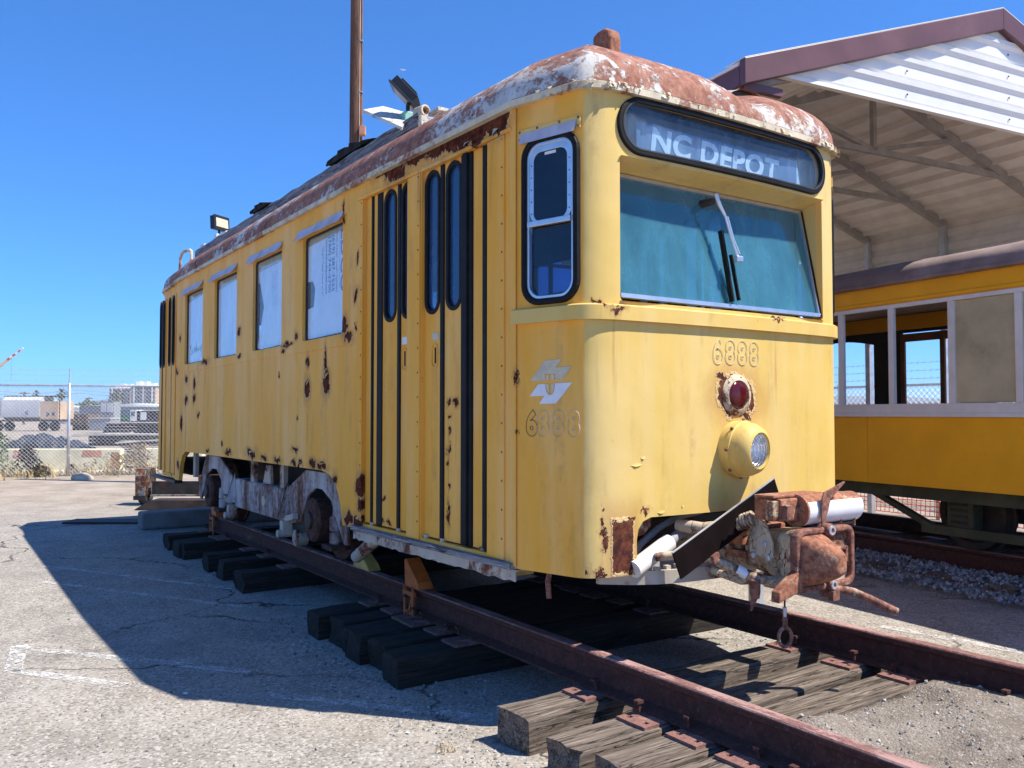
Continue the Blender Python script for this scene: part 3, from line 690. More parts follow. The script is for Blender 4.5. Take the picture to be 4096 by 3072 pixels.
def strip(xmin, xmax, z0, z1, o0, o1, bev=0., sides=(-1, 1), close=False):
    """band that follows the body outline"""
    mb = MB()
    if close: idx = None
    A, B = outl(o0), outl(o1); base = outl(0)
    sec = lambda i: [(*A[i], z0), (*B[i], z0), (*B[i], z1-bev), (*[(A[i][k]+B[i][k])/2 for k in (0, 1)], z1), (*A[i], z1)]
    n = len(base)
    if close:
        return mb.loft([sec(i % n) for i in range(n+1)])
    ids = [i for i in range(n) if xmin <= base[i][0] <= xmax]
    # rotate so the run is contiguous
    start = 0
    for q in range(len(ids)):
        if (ids[q]-1) % n not in ids: start = q
    ids = ids[start:]+ids[:start]
    return mb.loft([sec(i) for i in ids], cap=True)

# --- shell
o_, i_ = outl(0), outl(-.045)
n = len(o_)
zs = [.71, ZG]
mb = MB(); mb.loft([[(*p, .71) for p in o_], [(*p, ZG+.02) for p in o_], [(*p, ZG+.02) for p in i_], [(*p, .71) for p in i_], [(*p, .71) for p in o_]])
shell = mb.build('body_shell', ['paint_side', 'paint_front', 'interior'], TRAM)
cutters = []
WIN_X = [(-3.385, -2.575), (-4.675, -3.88), (-5.985, -5.185), (-7.265, -6.46)]
for a, b in WIN_X: cutters.append(MB().prism(rrect(a, b, 2.075, 2.90, .035, 3), 'y', -1.6, 1.6))
BAYS = [(-2.225, -1.594), (-1.415, -.70)]; RB = [(-8.28, -7.80), (-8.86, -8.42)]
for a, b in BAYS + RB: cutters.append(MB().box((a, -1.6, .755), (b, 1.6, 2.985)))
# cab side windows
CABN = Vector((.27, 1.0)).normalized()
def cab_mat(s):        # local x along the cab side (towards the front), local y = z up, local z outwards
    return basis((-.225, s*1.040, 2.475), (1, -s*.287, 0), (0, 0, 1))
for s in (-1, 1):
    for off in (0, XR):
        m = MB(); pts = rrect(-.155, .155, -.405, .405, .085, 6); mt = cab_mat(s)
        if off: mt = Matrix.Translation((XR, 0, 0)) @ Matrix.Scale(-1, 4, (1, 0, 0)) @ mt
        m.add([mt @ Vector((p[0], p[1], d)) for d in (-.25, .25) for p in pts], [tuple(range(28))[::-1], tuple(range(28, 56))] + [(i, (i+1) % 28, 28+(i+1) % 28, 28+i) for i in range(28)])
        cutters.append(m)
cutters.append(MB().prism(rrect(-.795, .795, 2.055, 2.775, .02, 3), 'x', -.3, .3))
cutters.append(MB().prism(rrect(-.79, .80, 2.812, 3.075, .13, 8), 'x', -.3, .3))
cutters.append(MB().prism(rrect(-.795, .795, 2.055, 2.775, .02, 3), 'x', XR-.3, XR+.3))
sk = [(-7.5, .5), (-7.47, .72), (-7.40, .90), (-7.30, 1.01), (-7.15, 1.062), (-2.95, 1.075), (-2.80, 1.055), (-2.68, .99), (-2.60, .88), (-2.55, .72), (-2.54, .5)]
cutters.append(MB().prism(sk, 'y', -1.6, 1.6))
fr = [(-.70, .5), (-.70, .88), (-.69, .93), (-.66, .967), (-.61, .985), (.61, .985), (.66, .967), (.69, .93), (.70, .88), (.70, .5)]
cutters.append(MB().prism(fr, 'x', -.25, .3)); cutters.append(MB().prism(fr, 'x', XR-.3, XR+.25))
cut(shell, cutters)
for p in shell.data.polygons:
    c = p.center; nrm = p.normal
    if c.x > -.449 and nrm.x > .68: p.material_index = 1  # sunlit copy of the paint begins near the sun's terminator
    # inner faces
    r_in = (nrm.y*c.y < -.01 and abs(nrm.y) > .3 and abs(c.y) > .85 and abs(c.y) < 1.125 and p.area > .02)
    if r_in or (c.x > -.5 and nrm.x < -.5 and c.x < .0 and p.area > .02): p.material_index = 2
shell.data.polygons.foreach_set('use_smooth', [True]*len(shell.data.polygons)); shell.data.set_sharp_from_angle(angle=R(28))

# --- belt band, gutter, trims
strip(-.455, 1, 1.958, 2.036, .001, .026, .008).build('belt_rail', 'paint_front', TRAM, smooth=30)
gt = strip(0, 0, ZG-.004, ZG+.044, -.02, .036, .014, close=True)
gt.build('roof_gutter', 'gutter_paint', TRAM, smooth=30)
# side panel seams: thin cover strips
def cover(mb, x, s, z0, z1, w, d):
    yy = s*(1.105 if x > -.5 else 1.16)
    mb.box((x-w/2, min(yy, yy+s*d), z0), (x+w/2, max(yy, yy+s*d), z1))
for s in (-1, 1):
    m = MB(); cover(m, -.458, s, .72, 3.085, .05, .008); m.build('seam_strip', 'paint_side', TRAM, bevel=.003)
    m = MB(); m.box((-7.655, s*1.162-.003, 1.987), (-2.30, s*1.162+.003, 2.063)); m.build('window_band', 'paint_side', TRAM)
    # door header ledge and door posts that stand proud
    m = MB(); m.add([(x, s*(yb+dd), z) for x, yb in ((-2.29, 1.16), (-.47, 1.107)) for dd, z in ((-.02, 2.975), (.012, 2.975), (.014, 2.995), (-.02, 3.0))], [(0, 1, 2, 3), (7, 6, 5, 4), (0, 4, 5, 1), (1, 5, 6, 2), (2, 6, 7, 3), (3, 7, 4, 0)])
    m.build('door_header', 'paint_side', TRAM, bevel=.002)
    for xx, yb in ((-2.265, 1.158), (-1.505, 1.138), (-.615, 1.11)):
        m = MB(); w = .045 if xx < -2 else .082
        m.box((xx-w, s*yb-.004 if s > 0 else -yb-.010, .74), (xx+w, s*yb+.010 if s > 0 else -yb+.004, 2.974)); m.build('door_post', 'paint_side', TRAM, bevel=.006)
        for k in range(15):
            mm = MB().lathe([(0, .006), (.003, .005), (.004, .002)], (xx+w-.014, s*(yb+.010), .85+k*.15), (0, s, 0), 8)
            if s < 0: mm.build('rivet', 'coupler_rust', TRAM)

# --- roof: rises from the gutter with rounded shoulders; dished in the middle at the front
ol = outl(.02)
def dist_outline(x, y):
    best = 9
    for i in range(len(ol)):
        ax, ay = ol[i-1]; bx, by = ol[i]
        dx, dy = bx-ax, by-ay; L2 = dx*dx+dy*dy
        s = 0 if L2 == 0 else max(0, min(1, ((x-ax)*dx+(y-ay)*dy)/L2))
        best = min(best, math.hypot(x-ax-s*dx, y-ay-s*dy))
    return best
def roof_z(x, y):
    d = dist_outline(x, y); r = .60
    q = max(0, 1-min(d, r)/r)
    z = ZG+.040 + .352*math.sqrt(max(0, 1-q*q)) + .05*max(0, min(1, (d-r)/.5))
    # dish between the two swellings over the destination sign
    g = math.exp(-((y-.21)/.17)**2)*max(0, min(1, (x+1.15)/.6))
    z -= .115*g*min(1, d/.15)
    return z
# resample the outline so the roof is smooth
dense = []
for i in range(len(ol)):
    a = Vector(ol[i]); b = Vector(ol[(i+1) % len(ol)]); k = max(1, int((b-a).length/.055)) if (b-a).length < .6 else int((b-a).length/.16)
    for j in range(k): dense.append(a.lerp(b, j/k))
us = [0, .012, .03, .06, .1, .15, .21, .28, .36, .46, .58, .7, .82, .92, .985]
loops = []
for u in us:
    lp = []
    for p in dense:
        sx = max(-8.3, min(-.75, p.x)); q = p.lerp(Vector((sx, 0)), u)
        lp.append((q.x, q.y, roof_z(q.x, q.y)))
    loops.append(lp)
mb = MB(); mb.loft(loops)
mb.build('roof', 'roof_rust', TRAM, smooth=True)
# ridge strip closing the roof along the centre
m = MB(); pts = [(-8.3+i*7.55/30) for i in range(31)]
m.loft([[(x, yy, roof_z(x, yy)+.002) for yy in (-.04, 0, .04)] for x in [-8.33]+pts[1:-1]+[-.72]], closed=False)
m.build('roof_ridge', 'roof_rust', TRAM, smooth=True)
# flaking paint left along the gutter edge
rn = random.Random(5); m = MB()
G = outl(.030)
for k in range(150):
    i = rn.randrange(len(G)); a = Vector(G[i]); b = Vector(G[(i+1) % len(G)]); p = a.lerp(b, rn.random())
    if not (p.x > -.2 or (p.x > -3 and p.y < 0)): continue
    d = (b-a).normalized(); nrm = Vector((p.x+4.6, p.y*4)).normalized(); w = rn.uniform(.01, .035); z = ZG+rn.uniform(.0, .045); l = rn.uniform(.008, .022)
    q = p + nrm*.010; q2 = p + nrm*(.010+rn.uniform(.0, .02))
    m.add([(q.x-d.x*w/2, q.y-d.y*w/2, z), (q.x+d.x*w/2, q.y+d.y*w/2, z), (q2.x+d.x*w/3, q2.y+d.y*w/3, z-l), (q2.x-d.x*w*.2, q2.y-d.y*w*.2, z-l*rn.uniform(.5, 1.1))], [(0, 1, 2, 3)])
stuff(m.build('paint_flakes', 'gutter_paint', TRAM))
# bare rust scab below the gutter is in the paint; roof fittings:
m = MB(); zc = roof_z(-.24, -.60)+.0
bx = -.25; by = -.615
lamp = [(bx-.115, zc-.05), (bx-.125, zc+.055), (bx-.16, zc+.085), (bx-.16, zc+.135), (bx-.10, zc+.155), (bx-.02, zc+.155), (bx+.03, zc+.13), (bx+.045, zc+.08), (bx+.045, zc-.05)]
m.prism([((p[0]-bx)*.72+bx, (p[1]-zc)*.85+zc) for p in lamp], 'y', by-.04, by+.045); m.build('roof_lamp_housing', 'coupler_orange', TRAM, bevel=.018, seg=3)
def lug(x, y, name='lifting_lug'):
    z = roof_z(x, y); m = MB(); pts = [(x-.012, y+.035*math.cos(a), z+.03+.05*max(0, math.sin(a))) for a in [math.pi*k/8 for k in range(9)]]
    pts = [(x-.012, y+.035, z-.03)]+pts+[(x-.012, y-.035, z-.03)]
    m.tube(pts, .011, 8); m.build(name, 'aluminium', TRAM, smooth=40)
lug(-1.22, -.62)
z = roof_z(-.5, -.02); MB().tube([(-.5, -.02, z-.02), (-.5, -.02, z+.055), (-.49, -.012, z+.075), (-.45, .02, z+.08), (-.42, .045, z+.08)], .014, 8).build('vent_pipe', 'dark_steel', TRAM, smooth=40)
# scooped opening in the roof of the right half
m = MB(); 
m.loft([[(-.62, .30+.36*k/8, roof_z(-.62, .30+.36*k/8)-.01), ] for k in range(1)]) if False else None
hood = []
for x, hh in ((-.95, .0), (-.75, .075), (-.50, .085), (-.34, .06)):
    hood.append([(x, .36+.42*k/10, roof_z(x, .36+.42*k/10)-.012 + hh*math.sin(math.pi*k/10)**.6) for k in range(11)])
m.loft(hood, closed=False); m.build('roof_scoop', 'roof_rust', TRAM, smooth=True)
m = MB(); m.prism([(.40+.34*k/10, roof_z(-.37, .40+.34*k/10)-.008+.05*math.sin(math.pi*k/10)**.6) for k in range(11)] + [(.74, roof_z(-.37, .74)-.03), (.40, roof_z(-.37, .40)-.03)], 'x', -.375, -.37)
m.build('scoop_shadow_plate', 'dark_steel', TRAM)
# white handle bar near the rear
m = MB(); z0 = roof_z(-8.45, -.93); z1 = roof_z(-7.75, -.93)
m.tube([(-8.47, -.95, z0-.03), (-8.46, -.95, z0+.13), (-8.40, -.95, z0+.185), (-8.28, -.95, z0+.2), (-7.95, -.95, z1+.155), (-7.88, -.95, z1+.13), (-7.86, -.95, z1-.03)], .019, 8)
m.build('roof_grab_bar', 'gutter_paint', TRAM, smooth=50)

# --- timber roof walk with floodlights
YW = -.71
zt = 3.677
for s in (-1, 1):
    m = MB(); L = []; nseg = 34
    for i in range(nseg+1):
        x = -2.25 - i*6.4/nseg; w = .004*math.sin(i*1.7)
        L.append([(x, s*(-YW)*1.0-.014+w if s > 0 else YW-.014+w, 3.44), (x, (s*-YW if s > 0 else YW)+.014+w, 3.44), (x, (s*-YW if s > 0 else YW)+.014+w, zt+.006*math.sin(i*2.3)), (x, (s*-YW if s > 0 else YW)-.014+w, zt+.006*math.sin(i*2.3))])
    m.loft(L, cap=True); m.build('roof_walk_board', 'board_wood', TRAM)
for k, xx in enumerate((-2.27, -4.2, -6.2, -8.6)):
    MB().box((xx-.012, YW+.017, 3.46), (xx+.012, -YW-.017, zt-.012)).build('roof_walk_crosspiece', 'plank_pale' if k == 0 else 'board_wood', TRAM)
for k in range(4):
    y0 = YW+.02+k*.352; MB().box((-8.55, y0, zt-.03), (-2.45 if k else -2.6, y0+.33, zt-.008)).build('roof_walk_plank', 'board_wood', TRAM)
# end rail of the walk
MB().box((-2.20, YW+.04, zt-.03), (-2.05, -.1, zt-.006)).build('roof_walk_plank', 'plank_pale', TRAM)
m = MB(); m.lathe([(-.05, .043), (.05, .043), (.05, .030), (-.05, .030), (-.05, .043)], (-2.32, -.66, zt+.035), (1, .2, 0), 16, cap=False); m.build('conduit_end', 'gutter_paint', TRAM, smooth=40)
# loose plank sticking out
PK = [(-2.26, -.905, 3.50), (-2.78, -.56, 3.845), (-3.21, -.56, 4.01), (-2.83, -.905, 3.80)]
PK = [(-2.36, -.80, 3.56), (-2.76, -.52, 3.83), (-3.23, -.54, 4.03), (-2.96, -.84, 3.86)]
m = MB(); m.add(PK, [(0, 1, 2, 3)]); m.add([(p[0]-.008, p[1]+.008, p[2]+.028) for p in PK], [(3, 2, 1, 0)])
m.f += [(0, 1, 5, 4), (1, 2, 6, 5), (2, 3, 7, 6), (3, 0, 4, 7)]; m.mi += [0]*4
m.build('loose_plank', 'plank_pale', TRAM)
# torn roofing felt
for x0, x1, hgt in ((-3.95, -3.0, .10), (-6.15, -5.5, .09)):
    m = MB(); L = []
    for i in range(13):
        s = i/12; x = x0+(x1-x0)*s; hh = hgt*math.sin(math.pi*min(1, s*1.15+.02))**.5 if s < .86 else hgt*.3
        L.append([(x, YW-.03, zt+.008), (x, YW-.04-.02*math.sin(i*2), zt+hh*.7+.012*math.sin(i*4)), (x, YW+.06, zt+hh), (x, YW+.25, zt+hh*.5), (x, YW+.4, zt+.004)])
    m.loft(L, closed=False); m.build('torn_roofing_felt', 'tar_paper', TRAM)
def floodlight(x, y, z, tilt, face, name):
    g = bpy.data.objects  # one part with sub-parts
    base = MB().box((x-.055, y-.05, zt-.02), (x+.055, y+.05, z-.105)).build('junction_box', 'primer_green' if name else 'pvc_white', TRAM, bevel=.006)
    MB().tube([(x, y, z-.11), (x, y, z-.05), (x+.01*face, y, z-.03)], .016, 8).build('knuckle', 'black_metal', base)
    mt = Matrix.Translation((x, y, z+.035)) @ Matrix.Rotation(R(-35 if name else 32), 4, 'Z') @ Matrix.Rotation(tilt, 4, 'Y')
    if name:      # tipped forward, seen from behind
        n_ = Vector((-.40, -.60, -.69)).normalized(); y_ = Vector((.83, -.55, .05)).normalized(); y_ = (y_-n_*y_.dot(n_)).normalized(); q_ = n_.cross(y_)
        mt = Matrix(((n_.x, y_.x, q_.x, x-.03), (n_.y, y_.y, q_.y, y), (n_.z, y_.z, q_.z, z+.06), (0, 0, 0, 1))) @ Matrix.Diagonal((1, .8, 1.35, 1))
    h = MB(); h.box((-.035, -.125, -.085), (.03, .125, .085), mt); h.box((.03, -.135, -.095), (.045, .135, .095), mt)
    for k in range(5): h.box((-.055, -.1+k*.045, -.06), (-.035, -.09+k*.045, .06), mt)
    ho = h.build('lamp_head', 'black_metal', base, bevel=.01)
    l = MB(); l.box((.0455, -.105, -.055), (.049, .105, .055), mt); l.build('lens', 'decal_faded' if not name else 'grey_paint', base)
floodlight(-2.62, -.62, 3.90, R(215), 1, True)
floodlight(-7.85, -.62, 3.88, R(-4), 1, False)
m = MB(); m.box((-8.45, -.70, zt-.01), (-8.28, -.58, zt+.05)); m.build('cable_box', 'visor_plastic', TRAM)
MB().tube([(-8.1, -.66, zt+.02), (-7.6, -.66, zt+.05), (-7.35, -.66, zt+.04)], .02, 8).build('conduit', 'pvc_white', TRAM, smooth=40)
# --- side windows: rubber channel, pane, cardboard behind, drip visor
for s in (-1, 1):
    for k, (a, b) in enumerate(WIN_X):
        win = ring_prism(MB(), rrect(a+.001, b-.001, 2.076, 2.899, .034, 3), rrect(a+.013, b-.013, 2.088, 2.887, .03, 3), 'y', s*1.100, s*1.134).build('side_window', 'rubber_dusty', TRAM)
        MB().prism(rrect(a+.012, b-.012, 2.087, 2.888, .03, 3), 'y', s*1.121, s*1.125).build('pane', 'glass_side', win)
        if s < 0:
            if k == 0: poly = [(a+.02, 2.09), (b-.014, 2.10), (b-.014, 2.86), (a+.02, 2.83), (a+.02, 2.55), (a+.12, 2.545), (a+.17, 2.48), (a+.14, 2.34), (a+.02, 2.33)]
            elif k == 1: poly = [(a+.03, 2.10), (b-.02, 2.09), (b-.02, 2.82), (a+.04, 2.80), (a+.20, 2.47)]
            else: poly = [(a+.02, 2.09), (b-.014, 2.09), (b-.014, 2.83), (a+.02, 2.80)]
            MB().prism(poly, 'y', -1.119, -1.115).build('cardboard', 'paper_board', win)
            MB().box((a+.012, -1.113, 2.70), (b-.012, -1.109, 2.888)).build('window_film', 'decal_faded', win)
            # visor: a bent strip of plastic screwed above the opening
            vx0, vx1 = a-.10, b+.015
            v = MB(); L = []
            for i in range(9):
                x = vx0+(vx1-vx0)*i/8; w = .006*math.sin(i*2.1+k)
                L.append([(x, -1.163, 2.965+w), (x, -1.168, 2.965+w), (x, -1.178, 2.930+w), (x, -1.212, 2.885+w*.5), (x, -1.208, 2.882+w*.5), (x, -1.174, 2.926+w), (x, -1.163, 2.955+w)])
            v.loft(L, cap=True); v.build('drip_visor', 'visor_plastic', win, smooth=30)
        else:
            MB().box((a+.03, 1.090, 2.09), (b-.03, 1.094, 2.60)).build('cardboard', 'paper_board', win)
# printing on the cardboard of the nearest window (letters run downwards)
a, b = WIN_X[0]
def side_text(body, size, x, z, mat, sx=1., par=TRAM, shear=0., bold=0., flip=False):
    xa = (0, 0, -1) if not flip else (0, 0, 1); ya = (1, 0, 0) if not flip else (-1, 0, 0)
    return text_mesh('printed_text', body, size, mat, par, basis((x, -1.1196, z), xa, ya), .0003, sx=sx, shear=shear, bold=bold)
side_text('EDCO', .150, b-.085, 2.63, 'ink_purple', 1.15, bold=.004)
side_text('WASTE & RECYCLING SERVICES', .028, b-.155, 2.63, 'ink_pale', 1.0)
side_text('Family Owned / Locally Operated', .042, b-.205, 2.63, 'ink_blue', .78)
side_text('(619) 287-7555', .066, b-.275, 2.63, 'ink_blue', 1.05, bold=.001)
side_text('(760) 744-2700', .066, b-.345, 2.63, 'ink_blue', 1.05, bold=.001)
side_text('www.edcodisposal.com', .046, b-.41, 2.62, 'ink_blue', .95, bold=.001)
side_text("\"We'll Take Care of It\"", .044, b-.485, 2.60, 'ink_blue', .95, shear=.2)
a1, b1 = WIN_X[1]
side_text('(619) 287-7555', .050, b1-.30, 2.60, 'ink_pale', 1., flip=True); side_text('(760) 744-2700', .050, b1-.24, 2.60, 'ink_pale', 1., flip=True)
side_text('www.edcodisposal.com', .032, b1-.36, 2.60, 'ink_pale', 1., flip=True)
a2, b2 = WIN_X[2]
side_text('(619) 287-7555', .05, b2-.26, 2.30, 'ink_pale', 1., flip=True); side_text('Family Owned', .04, b2-.34, 2.30, 'ink_pale', 1., flip=True)
a3, b3 = WIN_X[3]
# handwritten scrawl on the last one
sc = [(0, .05), (.02, .09), (.05, .10), (.03, .05), (.06, .01), (.02, -.02), (.10, .0), (.11, .06), (.12, .0), (.17, .02), (.18, .07), (.20, .0), (.23, .06), (.25, .0), (.27, .12), (.28, .0), (.31, .06), (.33, .0), (.36, .04), (.38, .01), (.43, .06), (.45, .0), (.49, .08), (.50, -.03), (.47, -.06)]
MB().tube([(a3+.12+p[0], -1.1196, 2.20+p[1]) for p in sc], .0035, 5).build('scrawl', 'ink_brown', TRAM)

# --- folding doors
def side_y(x): return 1.16 if x < -2.3 else 1.16-(x+2.3)*(.055/1.85)
def door_leaf(x0, x1, s, oval=None, handle=None, rear=False):
    ang = 0 if rear else math.atan(.055/1.85)
    yb = (side_y(x0) if not rear else (1.16 if True else 0)) - .038
    rd = 0
    if rear: ang = -math.atan(.055/1.0); yb = 1.16-.038-(-7.66-x1)*.03; 
    mt = Matrix.Translation((x0 if not rear else x0, s*yb, 0)) @ Matrix.Rotation(s*-ang*(1), 4, 'Z')
    w = (x1-x0)
    m = MB(); m.box((0, -.014, .765), (w, .014, 2.983)); m.v = [tuple(mt @ Vector(p)) for p in m.v]
    leaf = m.build('door_leaf', 'paint_door', TRAM)
    if oval is not None:
        c = oval-x0; hw = .062
        outer = [(c+p[0], p[1]) for p in rrect(-hw, hw, 2.122, 2.945, hw-.001, 8)]
        cm = MB().prism(outer, 'y', -.1, .1); cm.v = [tuple(mt @ Vector(p)) for p in cm.v]
        cut(leaf, [cm])
        rb = ring_prism(MB(), [(c+p[0], p[1]) for p in rrect(-.087, .087, 2.097, 2.970, .086, 8)], [(c+p[0], p[1]) for p in rrect(-.060, .060, 2.124, 2.943, .059, 8)], 'y', -.022, .022)
        rb.v = [tuple(mt @ Vector(p)) for p in rb.v]; seal = rb.build('oval_window', 'rubber', leaf, bevel=.006)
        g = MB().prism(rrect(c-.061, c+.061, 2.123, 2.944, .060, 8), 'y', -.003, .003); g.v = [tuple(mt @ Vector(p)) for p in g.v]; g.build('pane', 'glass_door', leaf)
    if handle is not None and s < 0:
        c = handle-x0
        h = ring_prism(MB(), [(c+p[0], p[1]) for p in rrect(-.036, .036, 1.775, 1.92, .035, 6)], [(c+p[0], p[1]) for p in rrect(-.030, .030, 1.782, 1.913, .029, 6)], 'y', -.020, -.012)
        h.v = [tuple(mt @ Vector(p)) for p in h.v]; h.build('door_pull', 'paint_door', leaf)
        h = MB().box((c+.0, -.0175, 1.80), (c+.012, -.012, 1.895)); h.v = [tuple(mt @ Vector(p)) for p in h.v]; h.build('pull_slot', 'rubber', leaf)
        h = MB().box((c-.03, -.0165, 1.94), (c+.045, -.012, 1.985)); h.v = [tuple(mt @ Vector(p)) for p in h.v]; lb = h.build('door_notice', 'decal_white' if handle < -1.6 else 'decal_faded', leaf)
    return leaf
def gasket(x0, x1, s, bulge=.0):
    bulge += .020
    yb = side_y(x0)-.040; m = MB()
    m.box((x0-.004, min(s*(yb-.03), s*(yb+.006+bulge)), .765), (x1+.004, max(s*(yb-.03), s*(yb+.006+bulge)), 2.98))
    m.build('door_gasket', 'rubber', TRAM, bevel=.006)
for s in (-1, 1):
    door_leaf(-2.224, -2.128, s); gasket(-2.128, -2.106, s); door_leaf(-2.106, -2.047, s); gasket(-2.047, -1.975, s, -.004)
    door_leaf(-1.975, -1.755, s, oval=-1.866); gasket(-1.755, -1.722, s); door_leaf(-1.722, -1.50, s, oval=-1.628, handle=-1.672)
    door_leaf(-1.50, -1.222, s, oval=-1.323, handle=-1.295); gasket(-1.222, -1.187, s); door_leaf(-1.187, -.992, s, oval=-1.080)
    gasket(-.992, -.880, s, .0); gasket(-.955, -.915, s, .014); door_leaf(-.880, -.772, s); gasket(-.772, -.735, s); door_leaf(-.735, -.69, s)
    for x in (-2.10, -1.73, -1.38, -1.19, -.78):
        MB().cyl((x, s*(side_y(x)-.02), .735), (x, s*(side_y(x)-.02), .775), .018, 10).build('door_pivot', 'cream_rust', TRAM)
    # rear doors
    for (x0, x1), ov in ((RB[0], (-8.16, -7.92)), (RB[1], (-8.75, -8.53))):
        mid = (x0+x1)/2
        door_leaf(x0, mid-.015, s, oval=ov[0], rear=True); door_leaf(mid+.015, x1, s, oval=ov[1], rear=True)
        m = MB(); yb = s*1.10; m.box((mid-.02, yb-.02, .77), (mid+.02, yb+.02, 2.98)); m.build('door_gasket', 'rubber', TRAM)
    # door frames corner: thin black shadow gap boards behind the doors keep the bay light tight
    m = MB(); m.box((-2.30, s*1.16-.02 if s < 0 else 1.16-.03, .69), (-.47, s*1.16+.03 if s < 0 else 1.16+.02, .735))
    # wooden step board and rusty angle under the doors
    w = MB(); L = []
    for i in range(21):
        x = -2.33+i*1.88/20; yy = s*(side_y(max(x, -2.3))); j = .004*math.sin(i*3.1)
        L.append([(x, yy-s*.10, .705), (x, yy+s*(.035+j), .705), (x, yy+s*(.038+j), .735), (x, yy-s*.10, .742)])
    w.loft(L, cap=True); w.build('step_board', 'board_wood', TRAM)
    w = MB(); L = []
    rn = random.Random(8)
    for i in range(41):
        x = -2.33+i*1.90/40; yy = s*(side_y(max(x, -2.3))); j = rn.uniform(-.008, .006)
        L.append([(x, yy+s*.004, .645+j), (x, yy+s*.012, .645+j), (x, yy+s*.012, .704), (x, yy-s*.08, .704), (x, yy-s*.08, .696), (x, yy+s*.004, .696)])
    w.loft(L, cap=True); w.build('step_angle', 'cream_rust', TRAM)
    w = MB(); w.box((-8.95, s*1.13-.05, .665), (-7.60, s*1.13+.05, .70)); w.build('step_board', 'black_paint', TRAM, bevel=.01)

# --- cab side windows: rubber surround, aluminium half-drop sash
for s in (-1, 1):
    mt = cab_mat(s)
    def put(mb): mb.v = [tuple(mt @ Vector((p[0], p[2], p[1]))) for p in mb.v]; return mb    # prism 'y' -> depth
    sg = s*-1 if s > 0 else 1
    def D(d): return d if s < 0 else -d      # outward sign along local z
    z_out = 1 if (mt.to_3x3() @ Vector((0, 0, 1))).y*s > 0 else -1
    fr_ = ring_prism(MB(), rrect(-.178, .178, -.428, .428, .105, 6), rrect(-.147, .147, -.397, .397, .08, 6), 'y', z_out*-.03, z_out*.022)
    win = put(fr_).build('cab_side_window', 'rubber', TRAM, bevel=.010)
    put(ring_prism(MB(), rrect(-.148, .148, -.398, .398, .081, 6), rrect(-.132, .132, -.382, .382, .07, 6), 'y', z_out*-.02, z_out*.008)).build('sash_frame', 'aluminium', win, bevel=.003)
    put(ring_prism(MB(), rrect(-.133, .133, -.02, .383, .07, 6), rrect(-.107, .104, .0, .350, .045, 6), 'y', z_out*-.006, z_out*.004)).build('upper_sash', 'aluminium', win, bevel=.003)
    put(MB().box((-.136, z_out*-.004, -.03) if z_out > 0 else (-.136, -.022, -.03), (.136, z_out*.022, .0) if z_out > 0 else (.136, .004, .0))).build('sash_rail', 'aluminium', win, bevel=.004)
    put(MB().prism(rrect(-.110, .107, -.001, .353, .045, 6), 'y', z_out*-.004, z_out*-.001)).build('upper_pane', 'glass_cab', win)
    put(MB().prism(rrect(-.131, .131, -.381, .0, .069, 6), 'y', z_out*-.018, z_out*-.014)).build('lower_pane', 'glass_cab', win)
    put(MB().box((-.035, min(0, z_out*.003), .330), (.035, max(0, z_out*.003), .344))).build('sticker', 'decal_white', win)
    for k in range(5):
        for xx in (-.119, .119): put(MB().lathe([(0, .004), (.002, .003)], (xx, z_out*.004, .04+k*.062), (0, z_out, 0), 6)).build('screw', 'dark_steel', win)
    # visor plate above
    v = put(MB().prism([(-.205, .425), (.185, .425), (.185, .485), (-.205, .485)], 'y', min(0, z_out*.006), max(0, z_out*.006)))
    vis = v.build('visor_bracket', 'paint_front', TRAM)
    m = MB(); m.add([(-.185, z_out*.009, .465), (.165, z_out*.009, .465), (.165, z_out*.03, .405), (-.185, z_out*.03, .405)], [(0, 1, 2, 3)]); m.add([(-.185, z_out*.007, .465), (.165, z_out*.007, .465), (.165, z_out*.027, .405), (-.185, z_out*.027, .405)], [(3, 2, 1, 0)])
    put(m).build('drip_visor', 'visor_plastic', vis)
    for xx, zz in ((-.195, .475), (-.195, .435), (-.08, .477), (.06, .477), (.175, .475), (.175, .435)):
        put(MB().lathe([(0, .007), (.004, .006), (.006, .003)], (xx, z_out*.006, zz), (0, z_out, 0), 8)).build('rivet', 'coupler_rust', vis)

# --- windshield: raked glass set back under the sign panel
ws = thing_part = None
m = MB()
XB, XT = .000, -.135       # bottom and top x of the glass
gz0, gz1 = 2.072, 2.738
m.add([(XB, -.80, gz0), (XB, .80, gz0), (XT, .80, gz1), (XT, -.80, gz1)], [(0, 1, 2, 3)])
WS = MB()
wind = MB()
# reveals (paint) left, right, top
wind.add([(.016, -.797, 2.05), (.016, -.797, 2.78), (-.19, -.797, 2.78), (-.05, -.797, 2.05)], [(0, 1, 2, 3)])
wind.add([(.016, .797, 2.05), (.016, .797, 2.78), (-.19, .797, 2.78), (-.05, .797, 2.05)], [(3, 2, 1, 0)])
wind.add([(.035, -.797, 2.775), (.035, .797, 2.775), (-.16, .797, 2.735), (-.16, -.797, 2.735)], [(0, 1, 2, 3)])
wind.add([(.035, -.797, 2.055), (.035, .797, 2.055), (-.06, .797, 2.066), (-.06, -.797, 2.066)], [(3, 2, 1, 0)])
wsp = wind.build('windshield', 'paint_front', TRAM)
fr2 = MB()
def G(y, z, d=0.): return (XB+(XT-XB)*(z-gz0)/(gz1-gz0)+d, y, z)
def gbar(y0, z0, y1, z1, w, mb):
    mb.bar(G(y0, z0, .006), G(y1, z1, .006), w, .02, up=(1, 0, .2))
gbar(-.785, gz0+.012, .785, gz0+.012, .022, fr2); gbar(-.785, gz1-.012, .785, gz1-.012, .02, fr2)
fr2.build('glazing_strip', 'aluminium', wsp)
for yy in (-.791, .786):
    fr3 = MB(); gbar(yy, gz0, yy, gz1, .010 if yy < 0 else .022, fr3); fr3.build('rubber_seal', 'rubber', wsp)
